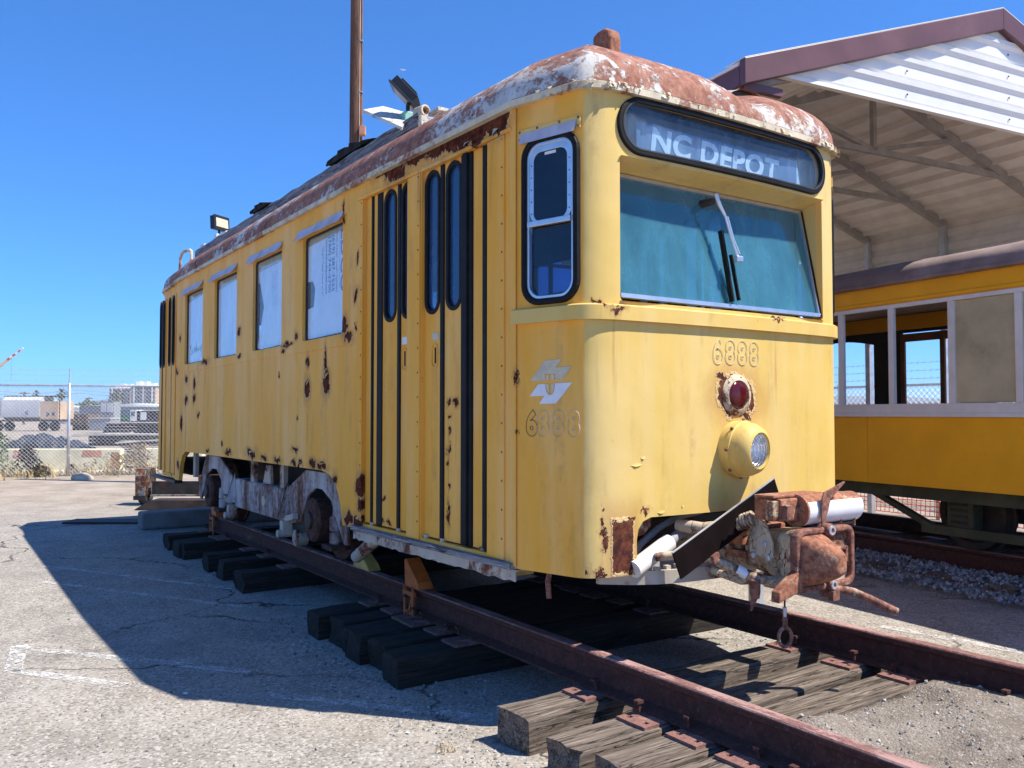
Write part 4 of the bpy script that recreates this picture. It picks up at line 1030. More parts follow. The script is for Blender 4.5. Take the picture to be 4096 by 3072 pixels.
fr4 = MB(); gbar(.772, gz0+.02, .772, gz1-.02, .010, fr4); fr4.build('glazing_strip', 'aluminium', wsp)
g = MB(); g.add([G(-.785, gz0), G(.785, gz0), G(.785, gz1), G(-.785, gz1), G(-.785, gz0, -.006), G(.785, gz0, -.006), G(.785, gz1, -.006), G(-.785, gz1, -.006)], [(0, 1, 2, 3), (7, 6, 5, 4), (0, 4, 5, 1), (1, 5, 6, 2), (2, 6, 7, 3), (3, 7, 4, 0)])
g.build('glass', 'glass_windshield', wsp)
# wiper
wp = MB(); wp.lathe([(-.05, .022), (.03, .02), (.04, .012)], (-.075, -.075, 2.66), (1, 0, 0), 12)
wip = wp.build('wiper', 'dark_steel', TRAM, smooth=40)
a0 = Vector((-.03, -.06, 2.70)); a1 = Vector((-.002, -.02, 2.58)); a2 = Vector((.045, .032, 2.34)); 
MB().tube([a0, (-.02, -.045, 2.64), a1], [.014, .012, .008], 8).build('wiper_arm', 'aluminium', wip, smooth=40)
MB().tube([a1, (.025, .0, 2.45), a2], [.007, .007, .009], 8).build('wiper_arm', 'aluminium', wip, smooth=40)
MB().tube([a1+Vector((0, .02, 0)), (.025, .018, 2.45), a2+Vector((0, .010, .03))], .004, 6).build('wiper_arm', 'aluminium', wip)
MB().cbox(a2, (.03, .05, .035)).build('wiper_joint', 'aluminium', wip, bevel=.006)
m = MB(); m.bar((-.022, -.035, 2.50), (.014, .012, 2.11), .012, .03, up=(1, 0, 0)); m.build('wiper_blade', 'rubber', wip)
m = MB(); m.bar((.0, .02, 2.37), (.018, .062, 2.12), .010, .02, up=(1, 0, 0)); m.build('wiper_blade', 'rubber', wip)

# --- destination sign
ring_prism_pts = rrect(-.815, .825, 2.790, 3.086, .146, 10)
def dpair(A, B):       # matching subdivisions of the two outlines
    ra, rb = [], []
    for i in range(len(A)):
        a0_, a1_, b0_, b1_ = A[i], A[(i+1) % len(A)], B[i], B[(i+1) % len(B)]; k = max(1, int(math.hypot(a1_[0]-a0_[0], a1_[1]-a0_[1])/.06))
        for j in range(k): ra.append((a0_[0]+(a1_[0]-a0_[0])*j/k, a0_[1]+(a1_[1]-a0_[1])*j/k)); rb.append((b0_[0]+(b1_[0]-b0_[0])*j/k, b0_[1]+(b1_[1]-b0_[1])*j/k))
    return ra, rb
sg = ring_prism(MB(), *dpair(rrect(-.812, .822, 2.792, 3.088, .146, 12), rrect(-.782, .792, 2.822, 3.064, .120, 12)), 'x', -.02, .016)
def follow(mb): mb.v = [(p[0]+front_x(p[1]), p[1], p[2]) for p in mb.v]; return mb
sign = follow(sg).build('destination_sign', 'rubber', TRAM, bevel=.008, seg=3)
follow(ring_prism(MB(), *dpair(rrect(-.786, .796, 2.818, 3.068, .122, 12), rrect(-.778, .788, 2.826, 3.060, .116, 12)), 'x', .004, .0175)).build('bead', 'rubber_dusty', sign)
MB().prism(rrect(-.783, .793, 2.821, 3.065, .119, 12), 'x', .012, .017).build('glass', 'glass_sign', sign)
MB().box((-.16, -.79, 2.80), (-.15, .80, 3.09)).build('blind_box', 'interior', sign)
MB().box((-.012, -.66, 2.83), (-.008, .60, 2.985)).build('blind', 'sign_scroll', sign)
for yy in (-.70, .66): MB().box((-.10, yy-.012, 2.80), (-.04, yy+.012, 3.07)).build('blind_bracket', 'wood_brown', sign)
for k in range(5): MB().bar((-.015, .60-.02*k, 2.99-.01*k), (-.012, .625-.008*k, 2.84), .006, .012).build('blind_fold', 'sign_letters', sign)
text_mesh('lettering', 'NC DEPOT', .172, 'sign_letters', sign, basis((-.006, -.075, 2.895), (0, 1, -.012), (0, .0, 1)), .001, shear=.12, bold=.006, space=1.06, sx=1.12)

# --- front: red lamp, headlight
def rot_front(y, z): return (.038, y, z)
rl = MB().lathe([(0, .112), (.012, .114), (.020, .105), (.028, .088), (.030, .080), (.018, .076)], (.035, .005, 1.60), (1, 0, 0), 32, cap=False).build('marker_lamp', 'coupler_cream', TRAM, smooth=40)
MB().lathe([(0, .079), (.012, .074), (.020, .05), (.023, .02), (.0235, .001)], (.050, .005, 1.60), (1, 0, 0), 28).build('lens', 'red_lens', rl, smooth=True)
for k in range(6):
    a = k*math.pi/3+.3; MB().lathe([(0, .008), (.008, .007)], (.052, .005+.096*math.cos(a), 1.60+.096*math.sin(a)), (1, 0, 0), 6).build('screw', 'coupler_rust', rl)
tilt = Vector((1, .16, -.06)).normalized(); hc = Vector((.034, .005, 1.315))
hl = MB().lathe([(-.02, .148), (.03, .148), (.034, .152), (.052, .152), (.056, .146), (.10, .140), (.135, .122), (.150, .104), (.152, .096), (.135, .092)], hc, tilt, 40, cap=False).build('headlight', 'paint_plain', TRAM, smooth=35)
MB().lathe([(.02, .02), (.05, .06), (.10, .088), (.136, .093)], hc, tilt, 32, cap=False).build('reflector', 'reflector', hl, smooth=True)
MB().lathe([(.138, .0945), (.150, .088), (.164, .055), (.168, .02), (.1685, .001)], hc, tilt, 32, cap=False).build('lens', 'glass_lamp', hl, smooth=True)
u = tilt.orthogonal().normalized(); w_ = tilt.cross(u)
for k in range(8):
    a = k*math.pi/4; p = hc + tilt*.042 + (u*math.cos(a)+w_*math.sin(a))*.153
    MB().lathe([(-.004, .010), (.006, .009), (.010, .005)], p, (p-hc-tilt*.042), 8).build('screw', 'coupler_rust', hl)
# fleet numbers and emblem
def num(body, mt, size, mat, par): return text_mesh('fleet_number', body, size, mat, par, mt, outline=.0015, bold=.008, space=1.38, sx=.84)
num('6888', basis((.0475, .005, 1.823), (0, 1, 0), (0, 0, 1)), .165, 'decal_line', TRAM)
cm = cab_mat(-1); sd_ = Vector((1, .287, 0)).normalized()
def cabp(u_, z, d=.0015):    # point on near cab side, u along, z height
    o = Vector((-.225, -1.040, z)) + sd_*u_ + Vector((.2757, -.961, 0))*(d + .0015); return o
# digit 6 has kept its dark edge, the others have faded
num('6', basis(cabp(-.122, 1.445), sd_, (0, 0, 1)), .165, 'decal_dark', TRAM)
num('888', basis(cabp(.045, 1.445), sd_, (0, 0, 1)), .165, 'decal_line', TRAM)
def emblem(pts, mat, name, z0=1.66, d=.002):
    m = MB(); n = len(pts); A = [cabp(p[0], z0+p[1], d) for p in pts]; B = [cabp(p[0], z0+p[1], d-.0015) for p in pts]
    m.add(A+B, [tuple(range(n)), tuple(range(n, 2*n))[::-1]] + [(i, (i+1) % n, n+(i+1) % n, n+i) for i in range(n)]); return m.build(name, mat, TRAM)
k_ = .00045
def E(l): return [((x-590)*k_, (665-y)*k_) for x, y in l]
sh = [(650, 685), (648, 730), (636, 775), (615, 805), (585, 815), (556, 805), (534, 775), (520, 730), (518, 685)]
emblem(E([(300, 655), (510, 430), (745, 420), (660, 512), (883, 507), (762, 640), (655, 645), (655, 578), (515, 580), (515, 650)]), 'decal_faded', 'emblem_upper')
emblem(E([(295, 825), (418, 692), (518, 688)] + sh[::-1][1:] + [(655, 685), (888, 680), (665, 908), (428, 910), (507, 822)]), 'decal_white', 'emblem_lower')
for q in ([(527, 590), (566, 590), (566, 645), (527, 648)], [(602, 590), (643, 590), (643, 645), (602, 645)], [(527, 690), (566, 690), (566, 795), (545, 770), (530, 725)], [(602, 690), (641, 690), (638, 730), (625, 770), (602, 795)]):
    emblem(E(q), 'decal_faded', 'emblem_shield')
# torn sheet-metal lips on the front panel
rn = random.Random(2)
for (y, z, w, h) in ((-.70, 1.245, .075, .012), (-.66, 1.28, .03, .012), (-.545, 1.005, .05, .012), (-.20, 1.10, .02, .012), (-.40, 1.03, .012, .012)):
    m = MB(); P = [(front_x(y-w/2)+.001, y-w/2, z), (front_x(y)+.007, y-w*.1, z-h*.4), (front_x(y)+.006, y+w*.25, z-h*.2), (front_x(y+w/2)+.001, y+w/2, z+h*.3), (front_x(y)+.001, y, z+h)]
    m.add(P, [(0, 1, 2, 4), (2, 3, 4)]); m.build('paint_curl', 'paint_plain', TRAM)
# curled paint along the side
for (y0, x, z, w, h) in [(-1.16, p[0]+.02, p[2]+p[4]*.7, p[3]*.9, p[4]*.5) for p in PEEL[:45:2]]:
    m = MB(); m.add([(x-w/2, -1.162, z), (x+w/2, -1.162, z+h*.3), (x+w*.2, -1.180, z-h*.5), (x-w*.3, -1.174, z-h*.8)], [(0, 1, 2, 3)]); m.build('paint_curl', 'paint_plain', TRAM)
for (x, z, w, h) in ((-.62, 3.01, .05, .05), (-.90, 3.02, .07, .03), (-1.35, 3.05, .06, .04), (-1.62, 3.07, .03, .05), (-1.9, 3.04, .04, .04)):
    y = -side_y(x); m = MB(); m.add([(x-w/2, y-.002, z+h/2), (x+w/2, y-.002, z+h*.3), (x+w*.3, y-.03, z-h*.4), (x-w*.2, y-.022, z-h*.6)], [(0, 1, 2, 3)]); m.build('paint_curl', 'gutter_paint', TRAM)

# --- interior seen through the windshield
MB().box((-8.55, -1.05, 1.085), (-.42, 1.05, 1.12)).build('floor', 'interior_dark', TRAM)
MB().box((-8.9, -1.02, 3.07), (-.2, 1.02, 3.085)).build('ceiling', 'interior', TRAM)
m = MB(); m.box((-.33, -.72, 1.0), (-.12, .55, 1.95)); m.build('driver_desk', 'interior', TRAM, bevel=.03)
for (x, y) in ((-2.3, -.5), (-2.3, .5), (-.9, -.75), (-.9, .75)): MB().cyl((x, y, 1.12), (x, y, 3.07), .018, 10).build('grab_pole', 'aluminium', TRAM)
for i in range(6):
    for y in (-.72, .72):
        x = -2.9-i*.8; st = MB().box((x-.22, y-.22, 1.46), (x+.2, y+.22, 1.52)).build('seat', 'wood_brown', TRAM, bevel=.02)
        MB().box((x-.24, y-.22, 1.50), (x-.20, y+.22, 1.95)).build('seat_back', 'wood_brown', st, bevel=.015)
        MB().box((x-.03, y-.03, 1.12), (x+.03, y+.03, 1.46)).build('seat_leg', 'dark_steel', st)

# --- underframe
u = MB(); u.box((-8.9, -.40, .80), (-.25, .40, .93)); u.box((-2.4, -1.02, .76), (-.35, 1.02, .92)); u.box((-8.9, -1.0, .76), (-7.55, 1.0, .92))
u.build('underframe', 'black_paint', TRAM)
MB().tube([(-2.5, -.75, .70), (-2.2, -.85, .66), (-1.7, -.90, .62), (-1.2, -.86, .64)], .05, 10).build('air_pipe', 'cream_rust', TRAM, smooth=40)
MB().cyl((-2.28, -.98, .66), (-2.62, -1.02, .46), .045, 12).build('sand_pipe', 'cream_rust', TRAM, smooth=40)
MB().box((-2.45, -1.02, .60), (-1.2, -.82, .70)).build('step_bracket', 'cream_rust', TRAM)
MB().box((-1.1, -.92, .58), (-.85, -.70, .72)).build('equipment_box', 'yellow_chock', TRAM)
MB().tube([(-.28, -1.0, .75), (-.28, -1.02, .66), (-.27, -1.02, .58)], .014, 8).build('drain_pipe', 'coupler_rust', TRAM)
for s in (-1, 1):
    for (x, sz) in ((-6.5, 0), (-3.4, 0)):
        # wheel with tyre and hub
        wc = Vector((x, s*.7525, RAIL_Z+.335)); yin = s*-1
        wh = MB().lathe([(-.065, .305), (-.065, .36), (-.035, .36), (-.03, .337), (.065, .330), (.065, .27), (.03, .26), (.02, .12), (.06, .11), (.06, .001)], wc, (0, s, 0), 40, cap=False).build('wheel', 'axle_rust', TRAM, smooth=35)
        MB().lathe([(-.068, .001), (-.068, .30)], wc, (0, s, 0), 24, cap=False).build('wheel_web', 'dark_steel', wh)
        ax = MB().lathe([(.06, .11), (.16, .12), (.17, .17), (.30, .175), (.32, .15), (.325, .02)], wc, (0, s, 0), 24).build('axle_box', 'axle_rust', TRAM, smooth=35)
        MB().lathe([(0, .07), (.02, .065), (.025, .001)], wc+Vector((0, s*.325, 0)), (0, s, 0), 18, cap=False).build('cover_cap', 'dark_steel', ax, smooth=40)
        MB().tube([wc+Vector((.0, s*.16, .14)), wc+Vector((.03, s*.17, .20)), wc+Vector((-.04, s*.17, .24))], .03, 8).build('damper_link', 'axle_rust', ax, smooth=40)
        for dx in (.31,):
            sp_ = MB().lathe([(0, .04), (.012, .052), (.09, .054), (.10, .042), (.11, .054), (.21, .052), (.225, .03), (.28, .03)], (x+dx, s*.98, .49), (0, 0, 1), 18).build('rubber_spring', 'frame_white', TRAM, smooth=35)
            MB().box((x+dx-.10, s*.98-.08, .455), (x+dx+.10, s*.98+.08, .49)).build('spring_seat', 'axle_rust', sp_)
            MB().bar((x+dx*.5, s*.90, .52), (x+dx*1.4, s*.98, .47), .05, .06).build('spring_arm', 'axle_rust', sp_)
for x in (-6.5, -3.4): MB().cyl((x, -.72, RAIL_Z+.335), (x, .72, RAIL_Z+.335), .065, 14).build('axle', 'dark_steel', TRAM)
# cream side frames: two arches joined by a deep trough
def arch(c):
    return [(c-.62, .60), (c-.50, .80), (c-.30, .985), (c-.24, 1.035), (c+.22, 1.035), (c+.30, .985)]
poly = [(-7.12, .56), (-7.06, .72), (-6.80, 1.035), (-6.24, 1.035), (-5.72, .835), (-4.15, .835), (-3.66, 1.035), (-3.16, 1.035), (-2.98, .93), (-2.84, .74), (-2.78, .52), (-2.86, .52), (-3.02, .70), (-3.12, .83), (-3.30, .90), (-3.45, .90), (-3.62, .82), (-3.76, .60), (-4.02, .555), (-5.60, .555), (-6.05, .62), (-6.20, .80), (-6.36, .895), (-6.56, .895), (-6.74, .82), (-6.92, .62), (-7.00, .52)]
for s in (-1, 1):
    m = MB().prism(poly, 'y', s*1.005-.012, s*1.005+.012); fo = m.build('side_frame', 'frame_white', TRAM, bevel=.004)
    m = MB(); m.box((-5.65, s*.93-.075, .825), (-4.2, s*.93+.075, .842)); m.box((-5.6, s*.93-.075, .555), (-4.05, s*.93+.075, .57)); m.build('trough_flange', 'frame_white', fo)
    for x in (-5.15, -4.30): MB().box((x-.05, s*.98-.02, .842), (x+.05, s*.98+.02, 1.14)).build('frame_bracket', 'cream_rust', fo)
    for x in (-4.78,): m = MB().prism([(x-.13, .842), (x+.10, .842), (x+.08, 1.02), (x-.04, 1.02)], 'y', s*.96-.012, s*.96+.012); m.build('frame_gusset', 'cream_rust', fo)
    for x, d in ((-5.66, -1), (-4.08, 1)):
        m = MB(); m.add([(x, s*1.02, .90), (x-.06, s*1.02, .60), (x+.06, s*1.02, .60), (x, s*1.11, .60), (x, s*1.03, .90)], [(0, 1, 3, 4), (0, 4, 3, 2), (1, 2, 3), (0, 2, 1)]); m.build('frame_rib', 'frame_white', fo)
        m = MB(); m.bar((x, s*1.03, .59), (x+d*.28, s*1.05, .64), .05, .05); m.cbox((x+d*.02, s*1.04, .52), (.08, .09, .12)); m.cyl((x+d*.02, s*.98, .47), (x+d*.02, s*1.12, .47), .035, 10); m.build('brake_hanger', 'cream_rust', fo, bevel=.006)
    MB().lathe([(0, .05), (.012, .048), (.016, .01)], (-4.72, s*1.017, .69), (0, s, 0), 18).build('boss', 'cream_rust', fo)
    m = MB(); m.cyl((-4.15, s*.85, .50), (-4.15, s*1.0, .50), .05, 12); m.build('brake_pin', 'cream_rust', fo, smooth=40); m = MB(); m.cyl((-3.95, s*.9, .44), (-3.95, s*1.0, .44), .07, 14); m.build('brake_rigging', 'cream_rust', fo, smooth=40)
    # added black sheets blocking light, so the void behind the cut-out looks shaded
    MB().box((-7.25, s*.45-.01, .58), (-2.75, s*.45+.01, 1.084)).build('shade_sheet', 'black_paint', TRAM)
    m = MB(); m.box((-7.28, s*1.02-.02, .76), (-7.18, s*1.02+.02, 1.12)); m.build('sand_box', 'cream_rust', TRAM)
# --- coupler and everything under the front skirt
cp = MB()
cp.box((-.35, -.10, .72), (.28, .10, .84)); drawbar = cp.build('drawbar', 'coupler_cream', TRAM, bevel=.015)
CX = .56
# flared cast head
def ring4(x, y0, y1, z0, z1, r=.04): return [(x, p[0], p[1]) for p in rrect(y0, y1, z0, z1, r, 4)]
h = MB(); h.loft([ring4(.20, -.115, .09, .715, .905), ring4(.30, -.12, .10, .70, .915), ring4(.44, -.15, .16, .67, .93), ring4(CX-.03, -.20, .235, .655, .945), ring4(CX, -.20, .235, .655, .945)], cap=True)
head = h.build('coupler_head', 'coupler_cream', TRAM, smooth=35)
# face rim: left pad with cone and right open loop
ring_prism(MB(), rrect(-.205, .245, .650, .950, .055, 6), rrect(-.175, .215, .680, .920, .035, 6), 'x', CX-.012, CX+.028).build('face_rim', 'coupler_rust', head, bevel=.010, seg=2)
c = MB(); c.loft([ring4(CX, -.185, .03, .675, .925, .04), ring4(CX+.05, -.170, .02, .690, .910, .045), ring4(CX+.13, -.125, -.005, .725, .875, .04), ring4(CX+.165, -.085, -.02, .75, .845, .025)], cap=True)
c.build('guide_cone', 'coupler_orange', head, smooth=22, bevel=.006)
# pocket plate behind the loop
MB().box((CX-.10, .04, .68), (CX-.085, .22, .92)).build('pocket', 'coupler_cream', head)
MB().box((CX-.09, .02, .66), (CX+.01, .035, .94)).build('pocket_wall', 'coupler_rust', head)
hk = MB(); hk.box((CX-.02, .03, .835), (CX+.05, .155, .853)); hk.box((CX-.02, .03, .765), (CX+.05, .155, .783)); hk.box((CX-.02, .137, .765), (CX+.05, .158, .853)); hk.build('hook_eye', 'coupler_rust', head, bevel=.005)
for y, z, r in ((.035, .935, .030), (.045, .672, .028), (.045, .628, .02)):
    b_ = MB().lathe([(-.02, r*1.15), (.040, r*1.1), (.046, r*.9)], (CX, y, z), (1, 0, 0), 20).build('bolt_boss', 'coupler_rust', head, smooth=35)
    MB().lathe([(0, r*.8), (.006, r*.75), (.006, r*.45), (-.004, r*.42), (-.004, .001)], (CX+.046, y, z), (1, 0, 0), 16, cap=False).build('bolt_head', 'galvanised', b_, smooth=35)
MB().prism([(.59, .640), (.62, .645), (.62, .60), (.59, .60)], 'y', .02, .07).build('lug', 'coupler_rust', head)
# lever
MB().tube([(CX+.01, .05, .645), (CX+.03, .12, .640), (CX+.055, .185, .625), (CX+.095, .245, .595), (CX+.15, .305, .555), (CX+.185, .345, .53)], [.020, .020, .020, .020, .021, .021], 10).build('release_lever', 'coupler_rust', head, smooth=45)
# lower left tongue
m = MB(); m.prism([(-.34, .625), (-.165, .665), (-.165, .755), (-.20, .755), (-.335, .675)], 'x', CX-.02, CX+.03); m.build('lower_tongue', 'coupler_orange', head, bevel=.006)
# upper box with reflective cylinder and its guards
m = MB(); m.box((.36, -.235, .985), (.52, -.06, 1.092)); ub = m.build('cable_box', 'coupler_orange', head, bevel=.008)
MB().box((.38, -.26, 1.095), (.50, .12, 1.108)).build('cover_plate', 'coupler_orange', ub, bevel=.004)
m = MB(); m.box((.47, -.285, .99), (.515, -.24, 1.085)); m.build('bracket', 'coupler_cream', ub, bevel=.005); m = MB(); m.box((.50, -.232, .995), (.555, -.19, 1.065)); m.build('bracket', 'coupler_rust', ub, bevel=.005)
cy = MB(); cy.lathe([(0, .074), (.44, .074)], (.50, -.10, 1.03), (0, 1, 0), 32); cyl_ = cy.build('hose_drum', 'coupler_orange', head, smooth=35)
m = MB(); n = 18; L = []
for yy in (-.098, .338):
    L.append([(.50+.0765*math.cos(a), yy, 1.03+.0765*math.sin(a)) for a in [R(-110)+R(145)*k/n for k in range(n+1)]])
m.loft(L, closed=False); m.build('reflective_sleeve', 'decal_white', cyl_, smooth=True)
MB().lathe([(0, .079), (.012, .079)], (.50, -.103, 1.03), (0, 1, 0), 28).build('end_disc', 'coupler_orange', cyl_)
m = MB(); pts = [(-.02, .955), (.0, .97), (.03, 1.03), (.05, 1.085), (.16, 1.155), (.17, 1.165), (.155, 1.165), (.0, 1.12), (-.015, 1.09), (-.02, 1.03)]
m.prism([(p[0], p[1]) for p in pts], 'x', .583, .592); m.build('guard_fin', 'coupler_rust', cyl_, bevel=.003)
MB().box((.44, -.05, .945), (.55, .30, .957)).build('shelf', 'black_paint', head)
for yy in (.30, .19): MB().box((.53, yy-.006, .935), (.55, yy+.006, .98)).build('shelf_bracket', 'coupler_rust', head)
# curved cream bracket and bolts
m = MB(); m.prism([(.30, .80), (.44, .80), (.44, .87), (.40, .96), (.33, 1.0), (.28, 1.0), (.30, .93)], 'y', -.20, -.185); br = m.build('side_bracket', 'coupler_cream', head, bevel=.004)
for x, z in ((.40, .865), (.33, .80), (.42, .80)): MB().lathe([(0, .016), (.012, .014), (.014, .006)], (x, -.200, z), (0, -1, 0), 10).build('bolt_head', 'galvanised', br, smooth=40)
MB().box((.10, -.14, .76), (.22, -.02, .80)).build('clamp', 'coupler_orange', head, bevel=.006); MB().box((.10, -.16, .83), (.22, -.02, .88)).build('clamp', 'coupler_orange', head, bevel=.006)
MB().box((.14, -.05, .88), (.30, .08, .94)).build('clamp', 'coupler_orange', head, bevel=.01)
MB().tube([(.10, -.26, .70), (.24, -.20, .66), (.40, -.10, .68)], .02, 8).build('link_rod', 'coupler_cream', head, smooth=40)
m = MB(); m.prism([(-.14, .66), (-.02, .66), (-.02, .73), (-.10, .70)], 'x', .30, .36); m.build('clamp', 'coupler_orange', head, bevel=.005)
# hoses
MB().tube([(-.05, -.35, .92), (.08, -.30, .91), (.20, -.24, .93), (.32, -.20, .98)], .034, 12).build('ribbed_hose', 'coupler_cream', head, smooth=40)
for k in range(9):
    s_ = k/8; p = Vector((.20, -.24, .93)).lerp(Vector((.32, -.20, .98)), s_)
    MB().tube([p+Vector((.026*0, 0, 0))-Vector((.004, .0015, .0015)), p+Vector((.004, .0015, .0015))], .040, 12).build('hose_rib', 'coupler_cream', head, smooth=40)
MB().tube([(.05, -.60, .79), (.16, -.50, .81), (.24, -.42, .795), (.34, -.32, .735), (.42, -.22, .69), (.46, -.16, .685)], [.022, .022, .024, .024, .024, .026], 10).build('brake_hose', 'coupler_cream', head, smooth=40)
MB().tube([(.33, -.33, .745), (.36, -.295, .72)], .0262, 10).build('hose_band', 'decal_white', head, smooth=40)
MB().tube([(.40, -.28, .70), (.40, -.28, .64), (.405, -.285, .61)], [.026, .026, .02], 10).build('hose_valve', 'coupler_rust', head, smooth=40)
MB().prism([(-.305, .615), (-.265, .62), (-.315, .555)], 'x', .395, .41).build('valve_handle', 'coupler_rust', head)
# hanging cable with shackle ring
cb = MB().tube([(.53, -.225, .645), (.529, -.225, .60), (.53, -.226, .57)], .0045, 6).build('safety_cable', 'black_paint', head)
MB().lathe([(0, .008), (.05, .010)], (.53, -.226, .535), (0, 0, 1), 8).build('ferrule', 'galvanised', cb)
MB().tube([(.53, -.226, .54), (.53, -.226, .485)], .012, 8).build('swivel', 'coupler_rust', cb)
a_ = [(.53+.010*math.sin(q), -.226+.034*math.sin(q), .445+.045*math.cos(q)) for q in [2*math.pi*k/16 for k in range(16)]]
MB().tube(a_, .009, 8, closed=True).build('shackle_ring', 'coupler_rust', cb, smooth=True)
# dark tilted plate with lugs
pm = basis((.26, -.305, .955), (0, .79, .345), (0, -.345, .79))
m = MB(); m.box((-.40, -.085, -.004), (.40, .055, .004), pm); dp = m.build('tilted_plate', 'plate_black', TRAM, bevel=.002)
MB().box((-.40, .0545, -.005), (.40, .0585, .006), pm).build('plate_edge', 'galvanised', dp)
for xx in (-.16, .27): MB().box((xx-.025, -.125, .0), (xx+.025, -.08, .02), pm).build('plate_lug', 'coupler_rust', dp, bevel=.004)
# curved cream bar below the skirt
L = []
for i in range(15):
    s_ = i/14; y = -.83+s_*1.66; x = .10-.22*(2*s_-1)**4 + .0; zc = .70-.028*s_*0
    L.append([(x-.012, y, zc-.045), (x+.012, y, zc-.045), (x+.012, y, zc+.022), (x-.012, y, zc+.022)])
m = MB(); m.loft(L, cap=True); m.build('pilot_bar', 'cream_rust', TRAM, smooth=40)
# white pipe, hoses and brackets in the dark opening
MB().cyl((.02, -.72, .735), (-.02, -.44, .84), .045, 16).build('white_pipe', 'pvc_white', TRAM, smooth=40)
MB().cyl((-.02, -.44, .84), (-.06, -.30, .885), .028, 12).build('white_pipe', 'grey_paint', TRAM, smooth=40)
MB().tube([(-.2, -.55, .72), (-.15, -.52, .82), (-.12, -.42, .90), (-.12, -.28, .95), (-.12, -.1, .97)], .018, 10).build('cable', 'grey_paint', TRAM, smooth=40)
MB().tube([(-.12, -.50, .70), (-.08, -.46, .80), (-.06, -.36, .86), (-.06, -.2, .88)], .022, 10).build('cable', 'grey_paint', TRAM, smooth=40)
MB().prism([(-.69, .86), (-.55, .88), (-.50, .92), (-.49, .99), (-.69, .99)], 'x', -.10, -.09).build('corner_bracket', 'cream_rust', TRAM)
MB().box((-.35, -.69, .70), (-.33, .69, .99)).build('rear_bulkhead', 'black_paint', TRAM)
for k in range(6): MB().box((.03, -.60+.07*k, .722), (.055, -.57+.07*k, .74)).build('bar_tab', 'cream_rust', TRAM)
m = MB(); m.box((.02, .15, .60), (.10, .70, .66)); m.build('sand_guard', 'pvc_white', TRAM, bevel=.01)
MB().box((.10, .38, .62), (.30, .46, .66)).build('foot_bracket', 'galvanised', TRAM)
# ------------------------------------------------------------------ second track, second car and shed (a frame turned a little from the first)
FR = Matrix.Translation((CAM.x, CAM.y, 0)) @ Matrix.Rotation(R(-7.2), 4, 'Z')        # local x = towards the viewer, local y = to the right
def S(x, y, z=0): return FR @ Vector((x, y, z))
RZ = R(-7.2)
AC = 8.15
# ballast
def bal(x, y):
    d = min(1, max(0, (y-6.55)/.45))*min(1, max(0, (10.2-y)/.4)); return GZ-.02 + .105*d + .014*noise2(x, y, 3.5)*d
vs = []; nx, ny = 70, 46
for i in range(nx+1):
    for j in range(ny+1):
        x = -14+14.5*i/nx; y = 6.4+4*j/ny; vs.append(S(x, y, bal(x, y)))
struct(MB().add(vs, [(i*(ny+1)+j, (i+1)*(ny+1)+j, (i+1)*(ny+1)+j+1, i*(ny+1)+j+1) for i in range(nx) for j in range(ny)]).build('ballast_bed', 'track_dirt', smooth=True))
rn = random.Random(21); sp = []
while len(sp) < 6500:
    x = -rn.uniform(3.2, 9.5); y = 6.45+rn.random()**1.3*1.6
    edge = (y-6.55)/.3
    if edge < 0 and rn.random() > .12: continue
    if edge < 1 and rn.random() > .35+edge*.6: continue
    p = S(x, y, bal(x, y)+rn.uniform(.0, .02)+.02*(edge > 1)); r_ = rn.uniform(.014, .027); sp.append((p.x, p.y, max(p.z, r_*.5), r_))
stones('ballast_gravel', 'gravel_stone', sp, ('grey crushed stone ballast beside the second track', 'gravel'))
def tie2(i, x):
    root = thing('railway_tie', 'dark tie end half buried in gravel below the second car, %s from the right edge' % ORD[i], 'railway tie', S(x, AC, .075), RZ, 'ties of the second track')
    link('timber', TIE_MESH[i % 5], 'tie_wood', root); return root
for i, x in enumerate([-3.9, -4.55, -5.15, -5.8, -6.4, -7.0]): tie2(i, x)
make_rail('rail', 'dark rail under the near side of the second yellow car', -14, 1.5, AC-.7525, .078, FR)
make_rail('rail', 'dark rail under the far side of the second yellow car', -14, 1.5, AC+.7525, .078, FR)
R2 = .078+.1705

CAR = thing('trolley_car', 'bright yellow trolley car with white window frames under the shed', 'trolley car', S(-4.5, AC, R2), RZ, None, frame=FR)
y0, y1 = 7.0, 9.3
xb, xf = -10.5, -.9
